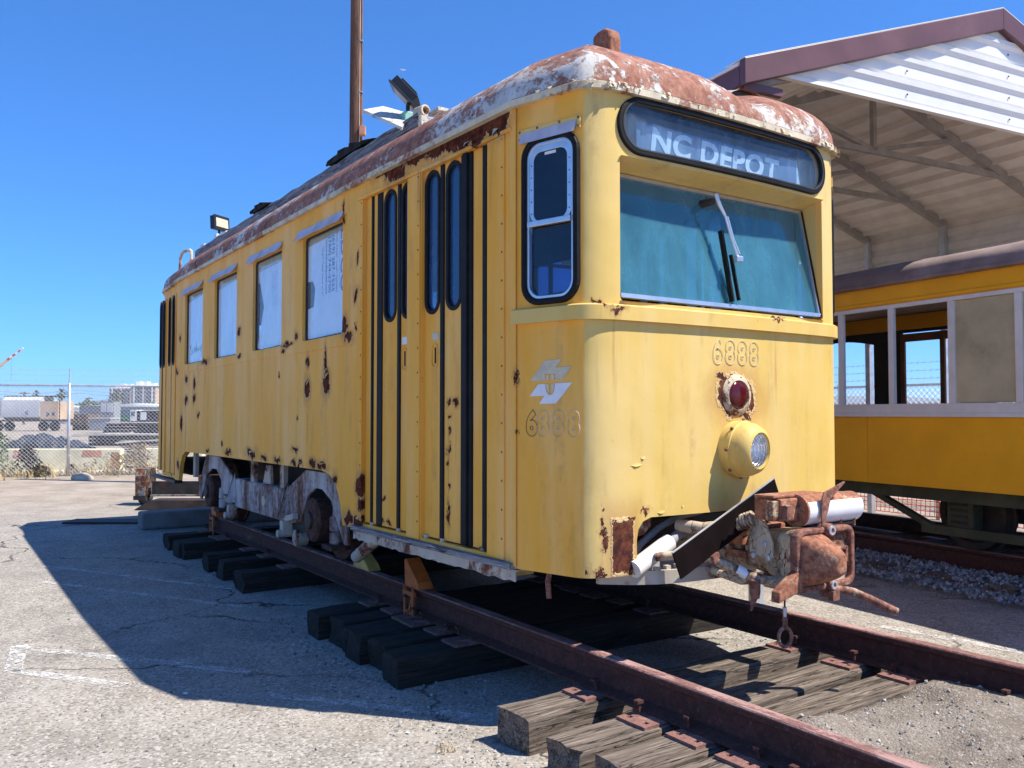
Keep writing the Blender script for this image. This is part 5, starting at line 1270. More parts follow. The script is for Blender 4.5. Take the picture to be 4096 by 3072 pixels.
# side panels of riveted sheet
seams = [xb, -9.0, -7.5, -6.02, -4.42, -2.9, xf]
for k in range(len(seams)-1):
    for s, yy in ((-1, y0), (1, y1)):
        m = MB(); m.box((seams[k]+.003, min(yy, yy-s*.03), .82), (seams[k+1]-.003, max(yy, yy-s*.03), 1.468)); pn = m.build('side_panel', 'amber_paint', CAR, bevel=.003)
        if s < 0 and seams[k+1] > -7.6:
            m = MB()
            for zr in (.855, 1.15):
                xx = seams[k]+.05
                while xx < seams[k+1]-.03: m.lathe([(0, .008), (.003, .0065), (.005, .002)], (xx, y0, zr), (0, -1, 0), 6); xx += .085
            for zz in [.9+.1*q for q in range(6)]: m.lathe([(0, .008), (.003, .0065), (.005, .002)], (seams[k+1]-.04, y0, zz), (0, -1, 0), 6)
            m.build('rivet_row', 'amber_paint', pn)
for s, yy in ((-1, y0), (1, y1)):
    lo, hi = (yy-.012, yy+.03) if s < 0 else (yy-.03, yy+.012)
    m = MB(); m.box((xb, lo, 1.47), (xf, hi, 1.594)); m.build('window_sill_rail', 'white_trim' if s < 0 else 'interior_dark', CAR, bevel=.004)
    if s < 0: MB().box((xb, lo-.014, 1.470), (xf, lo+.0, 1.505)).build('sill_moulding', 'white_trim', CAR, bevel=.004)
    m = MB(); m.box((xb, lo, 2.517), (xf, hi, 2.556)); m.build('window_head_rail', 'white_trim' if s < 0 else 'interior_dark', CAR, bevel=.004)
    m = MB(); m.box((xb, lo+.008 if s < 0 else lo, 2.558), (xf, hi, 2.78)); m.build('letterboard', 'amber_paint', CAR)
    if s < 0:
        m = MB(); m.box((xb, lo-.004, 2.565), (xf, lo+.008, 2.60)); m.build('drip_moulding', 'amber_paint', CAR, bevel=.006)
mull = [-9.4, -8.77, -8.14, -7.54, -6.93, -6.33, -5.72, -5.08, -4.46, -3.84, -3.22, -2.6, -1.98, -1.36]
for x in mull: MB().box((x-.03, y0-.012, 1.594), (x+.03, y0+.03, 2.517)).build('window_post', 'white_trim', CAR, bevel=.003)
MB().prism(rrect(-5.05, -4.49, 1.597, 2.514, .004, 1), 'y', y0+.012, y0+.020).build('window_board', 'board_grey', CAR)
for x in (-4.43,): MB().prism(rrect(x, x+.56, 1.597, 2.514, .004, 1), 'y', y0+.012, y0+.02).build('window_board', 'board_grey', CAR)
# far wall with arched openings
def far_wall():
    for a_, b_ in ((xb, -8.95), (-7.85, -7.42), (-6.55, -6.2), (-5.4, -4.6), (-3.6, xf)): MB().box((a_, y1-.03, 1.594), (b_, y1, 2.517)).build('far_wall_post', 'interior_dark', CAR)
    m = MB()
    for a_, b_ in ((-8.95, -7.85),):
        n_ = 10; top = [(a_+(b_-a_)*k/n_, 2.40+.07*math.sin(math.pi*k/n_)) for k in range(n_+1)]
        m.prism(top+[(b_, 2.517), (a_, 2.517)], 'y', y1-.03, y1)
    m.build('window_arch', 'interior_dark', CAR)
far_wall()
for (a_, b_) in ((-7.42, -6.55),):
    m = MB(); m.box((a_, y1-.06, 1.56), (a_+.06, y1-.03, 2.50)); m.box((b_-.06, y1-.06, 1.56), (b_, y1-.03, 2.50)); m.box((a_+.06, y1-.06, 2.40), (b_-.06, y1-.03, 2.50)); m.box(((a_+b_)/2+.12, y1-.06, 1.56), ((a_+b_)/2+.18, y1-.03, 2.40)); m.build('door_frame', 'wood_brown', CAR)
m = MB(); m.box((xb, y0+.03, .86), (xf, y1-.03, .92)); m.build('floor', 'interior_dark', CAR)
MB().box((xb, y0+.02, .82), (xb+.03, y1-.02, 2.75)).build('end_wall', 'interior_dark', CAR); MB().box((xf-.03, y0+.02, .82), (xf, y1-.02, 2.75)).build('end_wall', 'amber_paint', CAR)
MB().box((-7.55, y0+.05, .92), (-7.5, y0+.6, 2.6)).build('partition', 'interior_dark', CAR)
# arched canvas roof
L = []
for i in range(25):
    x = xb-.1 + (xf-xb+.2)*i/24; lp = []
    for k in range(19):
        a_ = math.pi*k/18; w = .006*math.sin(i*1.9+k)
        lp.append((x, (y0+y1)/2-1.215*math.cos(a_), 2.765+.30*math.sin(a_)**.7 + w))
    lp += [(x, y1+.02, 2.74), (x, y0-.02, 2.74)]
    L.append(lp)
m = MB(); m.loft(L, cap=True); m.build('roof', 'brown_roof', CAR, smooth=45)
m = MB()
for i in range(24): pass
m.tube([(xb+(xf-xb)*i/40, y0-.055+.006*math.sin(i*1.3), 2.762+.005*math.sin(i*2.9)) for i in range(41)], .022, 8); m.build('roof_edge', 'brown_roof', CAR, smooth=True)
# trucks and braces
MB().box((xb, y0+.06, .70), (xf, y0+.12, .82)).build('side_sill', 'olive_frame', CAR)
MB().box((xb, y1-.12, .70), (xf, y1-.06, .82)).build('side_sill', 'olive_frame', CAR)
for x in (-5.15, -3.2):
    for s, yy in ((-1, AC-.7525), (1, AC+.7525)):
        w = MB().lathe([(-.065, .30), (-.065, .36), (-.035, .36), (-.03, .337), (.065, .330), (.065, .27), (.02, .25), (.02, .10), (.06, .09), (.06, .001)], (x, yy, R2+.335), (0, s, 0), 32, cap=False).build('wheel', 'dark_steel', CAR, smooth=35)
        jb = MB().box((x-.13, yy+s*.16-.08, R2+.18), (x+.13, yy+s*.16+.08, R2+.50)).build('journal_box', 'olive_frame', CAR, bevel=.02)
        for q in range(4): MB().box((x-.085, yy+s*.242-.004, R2+.25+q*.055), (x+.085, yy+s*.242+.004, R2+.28+q*.055)).build('journal_slot', 'dark_steel', jb)
    MB().cyl((x, AC-.7, R2+.335), (x, AC+.7, R2+.335), .06, 12).build('axle', 'dark_steel', CAR)
MB().box((-5.5, y0+.10, R2+.14), (-2.4, y0+.17, R2+.22)).build('truck_beam', 'olive_frame', CAR)
MB().bar((-6.05, y0+.13, .72), (-5.35, y0+.13, R2+.18), .07, .05).build('truss_brace', 'olive_frame', CAR)
MB().bar((-2.0, y0+.13, .72), (-2.6, y0+.13, R2+.18), .07, .05).build('truss_brace', 'olive_frame', CAR)
MB().box((-5.3, AC-.5, R2+.25), (-3.0, AC+.5, R2+.45)).build('traction_motor', 'dark_steel', CAR)

# ------------------------------------------------------------------ shed
SHED = thing('open_shed', 'open steel shed with white ribbed gable and maroon trim over the trolley car', 'shed', S(-9.5, 7.6, 0), RZ, None, frame=FR)
TG, TB, A0, A1, APK = -5.0, -15.5, 4.5, 10.7, 7.6
ZE, ZP = 4.10, 5.15
slope = (ZP-ZE)/(APK-A0)
def zr(a): return ZE+slope*(a-A0) if a < APK else ZP-slope*(a-APK)
for (a_, b_) in ((A0, APK), (APK, A1)):
    n_ = 11
    for k in range(n_):
        p, q = a_+(b_-a_)*k/n_, a_+(b_-a_)*(k+1)/n_
        m = MB(); m.add([(x, yy, zz+d) for x in (TB, TG+.02) for yy, zz in ((p, zr(p) if a_ < APK-.1 else ZP-slope*(p-APK)), (q, zr(q) if a_ < APK-.1 else ZP-slope*(q-APK))) for d in (0, .012)], [(0, 2, 6, 4), (1, 5, 7, 3), (0, 1, 3, 2), (4, 6, 7, 5), (0, 4, 5, 1), (2, 3, 7, 6)])
        pn = m.build('roof_panel', 'shed_under', SHED)
        zz = zr(p+1e-4)
        if k: MB().prism([(p-.035, zr(p-.035)-.001), (p-.018, zr(p)-.05), (p+.018, zr(p)-.05), (p+.035, zr(p+.035)-.001)], 'x', TB, TG+.01).build('roof_rib', 'shed_under', pn)
# gable siding: horizontal ribbed sheets clipped to the triangle
rows = [4.19+.205*k for k in range(5)]
for k, z0_ in enumerate(rows):
    z1_ = min(z0_+.205, ZP-.02)
    def lim(z): d = max(0.02, (ZP-z)/slope); return max(A0+.05, APK-d), min(A1-.05, APK+d)
    l0, r0 = lim(z0_); l1, r1 = lim(z1_)
    if r1-l1 < .05: l1, r1 = APK-.02, APK+.02
    m = MB(); f = lambda yy, xx, zz: (xx, yy, zz)
    prof = [(TG-.010, 0.), (TG+.004, .12), (TG+.010, .55), (TG+.030, .72), (TG+.034, .90), (TG-.010, .999)]
    Lf = []
    for xx, s_ in prof:
        zz = z0_+(z1_-z0_)*s_; l_, r_ = l0+(l1-l0)*s_, r0+(r1-r0)*s_
        Lf.append([(xx, l_, zz), (xx, (l_+r_)/2, zz), (xx, r_, zz), (TG-.03, r_, zz), (TG-.03, (l_+r_)/2, zz), (TG-.03, l_, zz)])
    m.loft(Lf, cap=True); sp_ = m.build('gable_siding', 'shed_white', SHED)
    for yy in (6.35, 7.75, 8.95):
        if l1 < yy < r1: MB().lathe([(0, .009), (.006, .007)], (TG+.012, yy, z0_+.07), (1, 0, 0), 6).build('siding_screw', 'dark_steel', sp_)
MB().box((TG-.03, A0, 4.155), (TG+.02, A1, 4.188)).build('gable_trim', 'shed_white', SHED)
# maroon fascia: raking boards, eave fascia, ridge joint
for (a_, b_) in ((A0-.03, APK), (APK, A1+.03)):
    za, zb = (ZE-.01, ZP) if a_ < APK-.1 else (ZP, ZE-.01)
    m = MB(); m.add([(x, yy, zz) for x in (TG+.012, TG+.075) for yy, zz in ((a_, za-.085), (b_, zb-.085), (b_, zb+.115), (a_, za+.115))], [(0, 1, 2, 3), (7, 6, 5, 4), (0, 4, 5, 1), (1, 5, 6, 2), (2, 6, 7, 3), (3, 7, 4, 0)])
    m.build('raking_fascia', 'maroon_trim', SHED, bevel=.006)
    m = MB(); m.add([(x, yy, zz) for x in (TG-.15, TG+.075) for yy, zz in ((a_, za+.116), (b_, zb+.116), (b_, zb+.122), (a_, za+.122))], [(0, 1, 2, 3), (7, 6, 5, 4), (0, 4, 5, 1), (1, 5, 6, 2), (2, 6, 7, 3), (3, 7, 4, 0)]); m.build('fascia_cap', 'shed_white', SHED)
for yy in (A0-.03, A1+.0):
    MB().box((TB, yy, ZE-.09), (TG+.01, yy+.03, ZE+.06)).build('eave_fascia', 'maroon_trim', SHED)
    MB().box((TB, yy-.012, ZE+.062), (TG+.01, yy+.042, ZE+.085)).build('eave_cap', 'shed_white', SHED)
MB().box((TB, A0+.0, ZE-.075), (TG-.03, A0+.22, ZE-.06)).build('soffit', 'shed_under', SHED)
MB().bar((TG-.02, A0+.02, 4.03), (TG-.02, A0+.42, 4.03), .05, .06).build('eave_return', 'maroon_trim', SHED)
# frames
def frame(x):
    tr = MB(); tr.bar((x, A0+.15, zr(A0+.15)-.07), (x, APK, ZP-.07), .07, .09); tr.bar((x, APK, ZP-.07), (x, A1-.15, zr(A1-.15)-.07), .07, .09)
    tr = tr.build('truss', 'shed_steel', SHED)
    zc = 4.33; hw = (ZP-.08-zc)/slope
    MB().bar((x, APK-hw, zc), (x, APK+hw, zc), .05, .06).build('bottom_chord', 'shed_steel', tr)
    MB().bar((x, APK, zc), (x, APK, ZP-.1), .05, .05).build('king_post', 'shed_steel', tr)
    for s in (-1, 1): MB().bar((x, APK+s*.04, zc+.02), (x, APK+s*1.25, zr(APK+s*1.25)-.10), .045, .045).build('web_brace', 'shed_steel', tr)
    for yy in (A0+.17, A1-.17): MB().box((x-.04, yy-.04, GZ), (x+.04, yy+.04, zr(yy)-.09)).build('post', 'galvanised', SHED)
for x in (-5.08, -6.4, -7.74, -9.0, -10.3, -11.6, -12.9, -14.2): frame(x)
# right-hand wall: horizontal sheets, only the upper part is clad
for k in range(7):
    z0_ = 2.72+.2*k
    m = MB(); m.prism([(A1-.10, z0_), (A1-.135, z0_+.03), (A1-.135, z0_+.10), (A1-.105, z0_+.135), (A1-.10, z0_+.199), (A1-.085, z0_+.199), (A1-.085, z0_)], 'x', TB, TG-.15)
    m.build('wall_sheet', 'shed_under', SHED)
# end wall beyond is open; two purlins
# orange safety netting with posts along the right side of the shed
NET = thing('safety_netting', 'orange plastic safety netting strung behind the second track', 'netting', S(-9, 11.1, 0), RZ, None, frame=FR)
m = MB(); xs = [-13.5+.075*k for k in range(int(9/.075))]; h_ = .86
def netz(x, f): return GZ+.04 + (h_-.06*math.sin(x*1.7)-.05*abs(math.sin(x*.9)))*f
for r_ in range(13):
    f = r_/12
    m.tube([(x, 11.1+.03*math.sin(x*2.1+f*3), netz(x, f)) for x in xs[::2]], .0065, 4, cap=False)
for x in xs: m.tube([(x+.01*math.sin(q), 11.1+.03*math.sin(x*2.1+q/4), netz(x, q/4)) for q in range(5)], .0055, 4, cap=False)
m.build('net_mesh', 'net_red', NET)
# small gusset where the strands cross
for x in (-8.35, -10.6, -12.8, -6.1): MB().box((x-.035, 11.14, GZ), (x+.035, 11.21, 1.0)).build('net_post', 'white_trim', NET)
# ------------------------------------------------------------------ boundary fence and yard on the left
def chainlink(name, label, a, b, h, posts, mat='galvanised', pitch=.095, arm=.42, group=None, wires=3):
    a = Vector((a.x, a.y, GZ)); b = Vector((b.x, b.y, GZ)); L = (b-a).length; d = (b-a)/L
    root = thing(name, label, 'fence', (a+b)/2, 0, group, frame=Matrix.Identity(4))
    P = lambda s, z: a + d*s + Vector((0, 0, z))
    mesh = MB(); n_ = int(L/pitch)
    rows_ = int(h/(pitch*.5))
    for dirn in (1, -1):
        k0 = -int(h/pitch)-1
        for k in range(k0, n_+int(h/pitch)+1):
            s0 = k*pitch; s1 = s0 + h*dirn*1.0; z0, z1 = .03, h
            # clip to the run
            def clip(sa, za, sb, zb):
                if sa > sb: sa, za, sb, zb = sb, zb, sa, za
                if sb <= 0 or sa >= L: return None
                if sa < 0: za = za+(zb-za)*(0-sa)/(sb-sa); sa = 0
                if sb > L: zb = za+(zb-za)*(L-sa)/(sb-sa); sb = L
                return sa, za, sb, zb
            c_ = clip(s0, z0, s1, z1)
            if c_: mesh.tube([P(c_[0], c_[1]), P(c_[2], c_[3])], .0046, 3, cap=False)
    mesh.build('chain_link', mat, root)
    MB().tube([P(0, h), P(L, h)], .023, 8).build('top_rail', mat, root, smooth=True)
    for s in posts:
        po = MB().tube([P(s, 0), P(s, h+.06)], .032, 10).build('fence_post', mat, root, smooth=True)
        MB().tube([P(s, h+.05), P(s, h+arm)], [.022, .014], 8).build('barb_arm', mat, po)
        for zz in (.5, 1.0, 1.5): MB().lathe([(-.015, .036), (.015, .036)], P(s, zz), (0, 0, 1), 10).build('tie_band', mat, po)
    for k in range(wires):
        z = h+.12+k*(arm-.14)/max(1, wires-1); w = MB(); w.tube([P(L*i/30, z-.012*math.sin(math.pi*((L*i/30) % 3)/3)) for i in range(31)], .004, 4, cap=False)
        for i in range(int(L/.13)): w.tube([P(i*.13, z-.03), P(i*.13+.015, z+.02)], .004, 3)
        w.build('barbed_wire', mat, root)
    return root
FA, FB = place(-1200, 19.2), place(1900, 23.8)
FP = min(range(2000), key=lambda k: abs(((FA+(FB-FA)*(k/2000)-CAM).dot(RIGHT)/(FA+(FB-FA)*(k/2000)-CAM).dot(FWD0))*F_PX+2048-278))/2000*(FB-FA).length
chainlink('chain_link_fence', 'galvanised chain-link fence with barbed wire in front of the rail yard', FA, FB, 2.24, [FP-6.06, FP-3.03, FP, FP+3.03, FP+6.06, FP+9.09], wires=3)
# fence seen through the second car
chainlink('chain_link_fence', 'chain-link fence seen through the windows of the second car', S(-20, 13.2), S(1, 13.2), 2.05, [2, 5, 8, 11, 14, 17], pitch=.11)
wl2 = MB().box((-20, 14.5, 0), (2, 14.9, 1.72)); o = wl2.build('low_block_wall', 'far_white'); o.matrix_world = FR; tag(o, 'low pale wall beyond the fence seen through the second car', 'wall')

def facing(px, Z, name, label, cat, group=None):       # root at a ground point; local x = right across the view, local y = away
    p = place(px, Z); return thing(name, label, cat, p, 0, group, frame=Matrix(((RIGHT.x, FWD0.x, 0, p.x), (RIGHT.y, FWD0.y, 0, p.y), (0, 0, 1, GZ), (0, 0, 0, 1))))
def barrier(px, Z, length, label, marks):
    r = facing(px, Z, 'concrete_barrier', label, 'barrier', 'painted concrete barriers behind the fence')
    prof = [(-.30, -.24), (.30, -.24), (.30, -.16), (.15, .04), (.10, .60), (-.10, .60), (-.15, .04), (-.30, -.16)]
    MB().prism(prof, 'x', 0, length).build('barrier_body', 'barrier_paint', r, bevel=.03)
    for x0_, x1_, z0_, z1_ in marks:
        z0_ -= .24; z1_ -= .24; q = lambda z: -.10-.05*(.60-z)/.56-.004
        m = MB(); m.add([(x0_, q(z0_), z0_), (x1_, q(z0_), z0_), (x1_-.03, q(z1_), z1_), (x0_+.02, q(z1_), z1_)], [(0, 1, 2, 3)]); m.build('painted_patch', 'barrier_orange', r)
    return r
br1 = barrier(-380, 23.1, 5.9, 'long yellowed concrete barrier with orange patches behind the fence post', [(3.0, 3.55, .58, .80), (4.85, 5.4, .62, .80), (5.62, 5.88, .30, .75)])
text_mesh('stencil', 'NATHAN', .15, 'decal_white', br1, basis((3.27, -.128, .44), (-1, 0, 0), (0, -.05, 1)), .001)
MB().lathe([(0, .075), (.01, .075)], (4.62, -.168, .13), (0, -1, 0), 14).build('lifting_hole', 'black_paint', br1)
br2 = barrier(588, 23.6, 1.6, 'short end of a pale barrier beside the streetcar rear', [])
# pallets of scrap sticks between the barriers
sc_ = facing(540, 24.2, 'scrap_pile', 'pile of bleached scrap boards between the two barriers', 'scrap pile'); rn = random.Random(4)
for k in range(16): MB().bar((-.5+rn.uniform(-.1, .2), rn.uniform(0, .8), .06+.05*k), (.8+rn.uniform(-.2, .2), rn.uniform(0, .8), .05+.055*k+rn.uniform(-.06, .1)), .12, .03).build('scrap_board', 'stick_pale' if k % 3 else 'far_brown', sc_)
# rock by the post
m = MB(); rn = random.Random(9); lp = []
for h_, s_ in ((0, 1.0), (.06, 1.02), (.13, .85), (.19, .5), (.205, .12)):
    lp.append([(.29*s_*math.cos(a)*(1+.12*math.sin(3*a+h_*9)), .20*s_*math.sin(a)*(1+.15*math.cos(2*a)), h_+.01*math.sin(5*a)) for a in [2*math.pi*k/14 for k in range(14)]])
m.loft(lp, cap=True); o = m.build('boulder', 'rock', smooth=50); o.scale = (1, 1, .8); o.location = place(333, 20.0); o.rotation_euler = (0, 0, .5); tag(o, 'flat pale boulder at the foot of the fence post', 'boulder')
# weeds: blades and leaves made of many small faces
def tuft_mesh(seed, n_, h, spread, w, lean=.4):
    rn = random.Random(seed); mb = MB()
    for _ in range(n_):
        a = rn.uniform(0, 6.28); r_ = spread*rn.random()**.5; x, y = r_*math.cos(a), r_*math.sin(a); hh = h*rn.uniform(.4, 1); b = rn.uniform(0, 6.28); l = lean*hh*rn.random()
        dx, dy = math.cos(b)*l, math.sin(b)*l; px_, py_ = -math.sin(b)*w, math.cos(b)*w
        mb.add([(x-px_, y-py_, 0), (x+px_, y+py_, 0), (x+dx*.4+px_*.7, y+dy*.4+py_*.7, hh*.6), (x+dx*.4-px_*.7, y+dy*.4-py_*.7, hh*.6), (x+dx, y+dy, hh)], [(0, 1, 2, 3), (3, 2, 4)])
    return mb
gm = MB(); rn = random.Random(12)
for k in range(230):
    px = rn.uniform(-260, 640); p = place(px, 21.0+rn.gauss(0, .55)+.0027*px); t_ = tuft_mesh(k, rn.randint(5, 12), rn.choice((.06, .1, .16, .3, .4)), .10, .008, .9)
    gm.add([Vector(v)+p for v in t_.v], t_.f)
tag(stuff(gm.build('dry_grass', 'straw')), 'dry straw-coloured grass along the foot of the fence', 'grass')
def leafy(name, label, p, h, rx, n_, mat, seed, leaf=.05, stemmat='palm_trunk'):
    root = thing(name, label, 'shrub', p, 0); rn = random.Random(seed); st = MB(); lf = MB()
    for k in range(9):
        a = rn.uniform(0, 6.28); r_ = rx*rn.uniform(.2, .8); st.tube([(0, 0, 0), (r_*.4*math.cos(a), r_*.4*math.sin(a), h*.5), (r_*math.cos(a), r_*math.sin(a), h*rn.uniform(.6, .95))], [.02, .012, .005], 5)
    for k in range(n_):
        z = h*rn.random()**.8; rr = rx*(1-.55*(z/h)**2)*rn.random()**.5*(1+.2*math.sin(z*9)); a = rn.uniform(0, 6.28)
        c = Vector((rr*math.cos(a), rr*math.sin(a), z)); u_ = Vector((rn.gauss(0, 1), rn.gauss(0, 1), rn.gauss(0, 1))).normalized(); v_ = u_.orthogonal().normalized(); s_ = leaf*rn.uniform(.5, 1.2)
        lf.add([c-u_*s_, c+v_*s_*.4, c+u_*s_, c-v_*s_*.4], [(0, 1, 2, 3)])
    st.build('stem', stemmat, root); lf.build('foliage', mat, root)
    return root
leafy('green_bush', 'leafy green bush behind the fence at the left photo edge', place(-62, 21.4), 1.25, .72, 2200, 'bush_leaf', 3, .05)
leafy('dry_scrub', 'dark spiky scrub in front of the barrier', place(118, 21.3), .75, .36, 420, 'scrub_leaf', 5, .06)
leafy('dry_scrub', 'low dark scrub tuft just left of the fence post', place(160, 20.9), .28, .28, 200, 'scrub_leaf', 6, .05)
leafy('dry_weed', 'pale dry weeds by the streetcar rear', place(470, 21.6), .55, .8, 320, 'straw', 8, .05, 'straw')
leafy('dry_weed', 'tall straw weeds between the barriers', place(560, 22.2), .75, .5, 320, 'straw', 10, .06, 'straw')

# weeds poking through asphalt near the first tie
t_ = tuft_mesh(77, 30, .05, .05, .003, 1.2); o = t_.build('dry_weed', 'straw'); o.location = (-.27, -1.55, GZ); tag(o, 'tiny dry weed on the asphalt beside the near tie end', 'weed')
# bits of litter
for k, (x, y, s_) in enumerate([(-1.75, -2.35, .022), (-.55, -1.6, .014), (-.35, -1.52, .010)]):
    m = MB(); m.add([(-s_, -s_*.5, .002), (s_, -s_*.3, .006), (s_*.8, s_*.6, .003), (-s_*.6, s_*.5, .008)], [(0, 1, 2, 3)]); o = m.build('paper_scrap', 'decal_white'); o.location = (x, y, GZ+.002)
    tag(o, ['white paper scrap lying in the shade on the asphalt', 'pale chip on the asphalt beside the nearest tie', 'small pale chip closest to the near tie end'][k], 'litter')

# trailer parked behind the streetcar
TR = facing(588, 14.6, 'flat_trailer', 'low rusty flat trailer with grey mudguards behind the streetcar', 'trailer')
w_ = MB().lathe([(-.07, .10), (-.07, .17), (-.05, .19), (.05, .19), (.07, .17), (.07, .10), (.02, .09), (.02, .001)], (0, 0, .19), (1, 0, 0), 28, cap=False).build('tyre', 'rubber_dusty', TR, smooth=40)
MB().lathe([(-.03, .09), (.04, .10), (.04, .001)], (-.02, 0, .19), (-1, 0, 0), 20, cap=False).build('rim', 'grey_paint', w_)
m = MB(); L = []
for k in range(9):
    a = math.pi*k/8; L.append([(-.14*math.cos(a)*1.0 if False else -.36*math.cos(a)*.3, yy, .30+.32*math.sin(a)+.02) for yy in (-.16, .16)])
m.prism([(-.22, .16), (-.23, .50), (-.18, .62), (.18, .62), (.23, .50), (.22, .16), (.20, .16), (.21, .49), (.17, .60), (-.17, .60), (-.21, .49), (-.20, .16)], 'y', -.085, .085); m.v = [(v[1], v[0], v[2]) for v in m.v]; m.build('mudguard', 'drum_rust', TR, bevel=.01)
MB().box((-.095, -.26, .10), (.10, -.235, .17)).build('bumper', 'black_paint', TR)
MB().box((.16, -.12, .18), (3.2, -.02, .40)).build('beam', 'dark_steel', TR); MB().box((.16, -.20, .155), (3.2, .02, .18)).build('beam_flange', 'drum_rust', TR)
MB().cyl((.75, .6, .42), (1.5, .6, .42), .22, 18).build('drum', 'drum_rust', TR, smooth=40)
m = MB(); m.box((-.05, -2.6, 0), (1.7, -2.2, .03)); o = m.build('wheel_ramp', 'dark_steel', TR)
MB().prism([(.2, 0.01), (1.65, .01), (1.45, .16), (.45, .16)], 'y', -.9, -.5).build('support_block', 'dark_steel', TR)

# rail yard beyond
TP = facing(190, 37, 'tarp_covered_heap', 'black plastic tarp over a long low heap', 'tarp heap')
m = MB(); L = []; rn = random.Random(6)
for i in range(29):
    x = -1.7+3.4*i/28; hh = .62*math.sin(math.pi*(i+.6)/29.2)**.45*(1+.18*math.sin(i*1.1)+.1*math.sin(i*2.7)) * (1 if i < 17 else .8)
    L.append([(x, -1.0+2*k/10+.05*rn.random(), max(.0, hh*math.sin(math.pi*k/10)**.6+rn.uniform(-.03, .03))) for k in range(11)])
m.loft(L, closed=False); m.build('tarp_sheet', 'tarp', TP)
for px, Z, n_, hh, lx, lab, gl in ((390, 41, 3, .16, 6, 'long dark pipes stacked low behind the fence', 'pipe'), (430, 58, 4, .22, 9, 'stack of dark steel rails with pale boards on top', 'rail')):
    r = facing(px, Z, 'steel_stack', lab, 'steel stack')
    for k in range(n_):
        for j in range(3): MB().box((-.4+.12*k*(Z > 50), j*.35, .03+k*hh), (lx, j*.35+.28, .03+k*hh+hh*.8)).build(gl, 'dark_steel', r)
    MB().box((0, -.1, .03+n_*hh), (lx, .9, .10+n_*hh)).build('cover_board', 'stick_pale', r)
r = facing(350, 50, 'board_heap', 'loose pale boards lying on the yard dirt', 'boards'); rn = random.Random(2)
for k in range(9): MB().bar((rn.uniform(-.6, .6), rn.uniform(-1, 1), .05+.04*k), (rn.uniform(1.5, 3.6), rn.uniform(-1, 1), .08+.05*k), .22, .05).build('board', 'stick_pale', r)
# covered hopper wagon
HP = facing(-25, 75, 'hopper_wagon', 'grey covered hopper wagon with a rust-streaked far end', 'rail wagon')
hw = 1.45
def hull(x0_, x1_, mat, round_=True):
    sec = [(-hw*.5, .95), (-hw, 1.25), (-hw*1.03, 2.0), (-hw*.95, 2.75), (-hw*.6, 3.05), (hw*.6, 3.05), (hw*.95, 2.75), (hw*1.03, 2.0), (hw, 1.25), (hw*.5, .95)]
    m = MB(); m.prism([(y+2, z) for y, z in sec], 'x', x0_, x1_); m.build('hull_bay', mat, HP, smooth=30)
hull(.35, 2.0, 'hull_grey'); hull(2.03, 3.75, 'hull_grey')
m = MB(); m.prism([(.6, 1.05), (3.4, 1.05), (3.4, 2.65), (.6, 2.65)], 'x', 3.78, 5.3); m.build('hull_end_bay', 'hull_rust', HP)
m = MB(); m.prism([(-.6, 1.6), (.38, 1.1), (.38, 2.9), (-.2, 2.9)], 'y', .9, 3.1); m.build('end_slope_sheet', 'hull_grey', HP)
MB().box((-.7, .5, .85), (5.4, 3.4, 1.0)).build('centre_sill', 'dark_steel', HP); MB().box((.2, 1.2, 3.05), (5.2, 2.8, 3.14)).build('roof_walk', 'dark_steel', HP)
for x in (.0, 1.0, 4.0, 5.0): MB().cyl((x, .6, .45), (x, .9, .45), .42, 16).build('wheel', 'dark_steel', HP)
for x in (-.6, 5.45): MB().box((x-.03, .6, .8), (x+.03, .66, 2.8)).build('ladder_post', 'dark_steel', HP)
for k, (x, z, c) in enumerate(((4.3, 1.3, 'ink_blue'), (4.8, 1.35, 'ink_blue'), (2.5, 1.45, 'ink_purple'))): MB().box((x, .50 if x < 3.8 else .59, z), (x+.25, .52 if x < 3.8 else .598, z+.35)).build('spray_mark', c, HP)
# skips, plant and vehicles in the middle distance
def boxes(px, Z, name, label, cat, parts):
    r = facing(px, Z, name, label, cat)
    for nm, lo, hi, mt in parts: MB().box(lo, hi).build(nm, mt, r)
    return r
boxes(318, 80, 'open_wagon', 'rusty brown low-sided wagon left of the pole', 'rail wagon', [('body', (-.9, 0, .45), (.8, 2.4, 1.5), 'far_brown'), ('side_rib', (-.85, -.06, .5), (-.75, 0, 1.5), 'far_brown'), ('side_rib', (-.1, -.06, .5), (0, 0, 1.5), 'far_brown'), ('side_rib', (.6, -.06, .5), (.7, 0, 1.5), 'far_brown'), ('wheel', (-.7, .2, 0), (-.2, 2.2, .45), 'dark_steel'), ('wheel', (.2, .2, 0), (.6, 2.2, .45), 'dark_steel')])
boxes(392, 68, 'scrap_skip', 'dark grey scrap skip in the yard', 'skip', [('body', (-.65, 0, .2), (1.0, 1.6, 1.15), 'far_grey'), ('rim', (-.7, -.06, 1.15), (1.05, 1.66, 1.22), 'stick_pale')])
boxes(425, 85, 'generator_cabin', 'grey metal cabin standing in the yard', 'cabin', [('body', (-.6, 0, .6), (.75, 1.5, 2.75), 'far_grey'), ('side_panel', (-.5, -.05, 1.7), (.0, 0, 2.6), 'hull_grey'), ('side_panel', (.1, -.05, 1.7), (.65, 0, 2.6), 'hull_grey'), ('base', (-.7, -.1, .0), (.85, 1.6, .6), 'far_brown')])
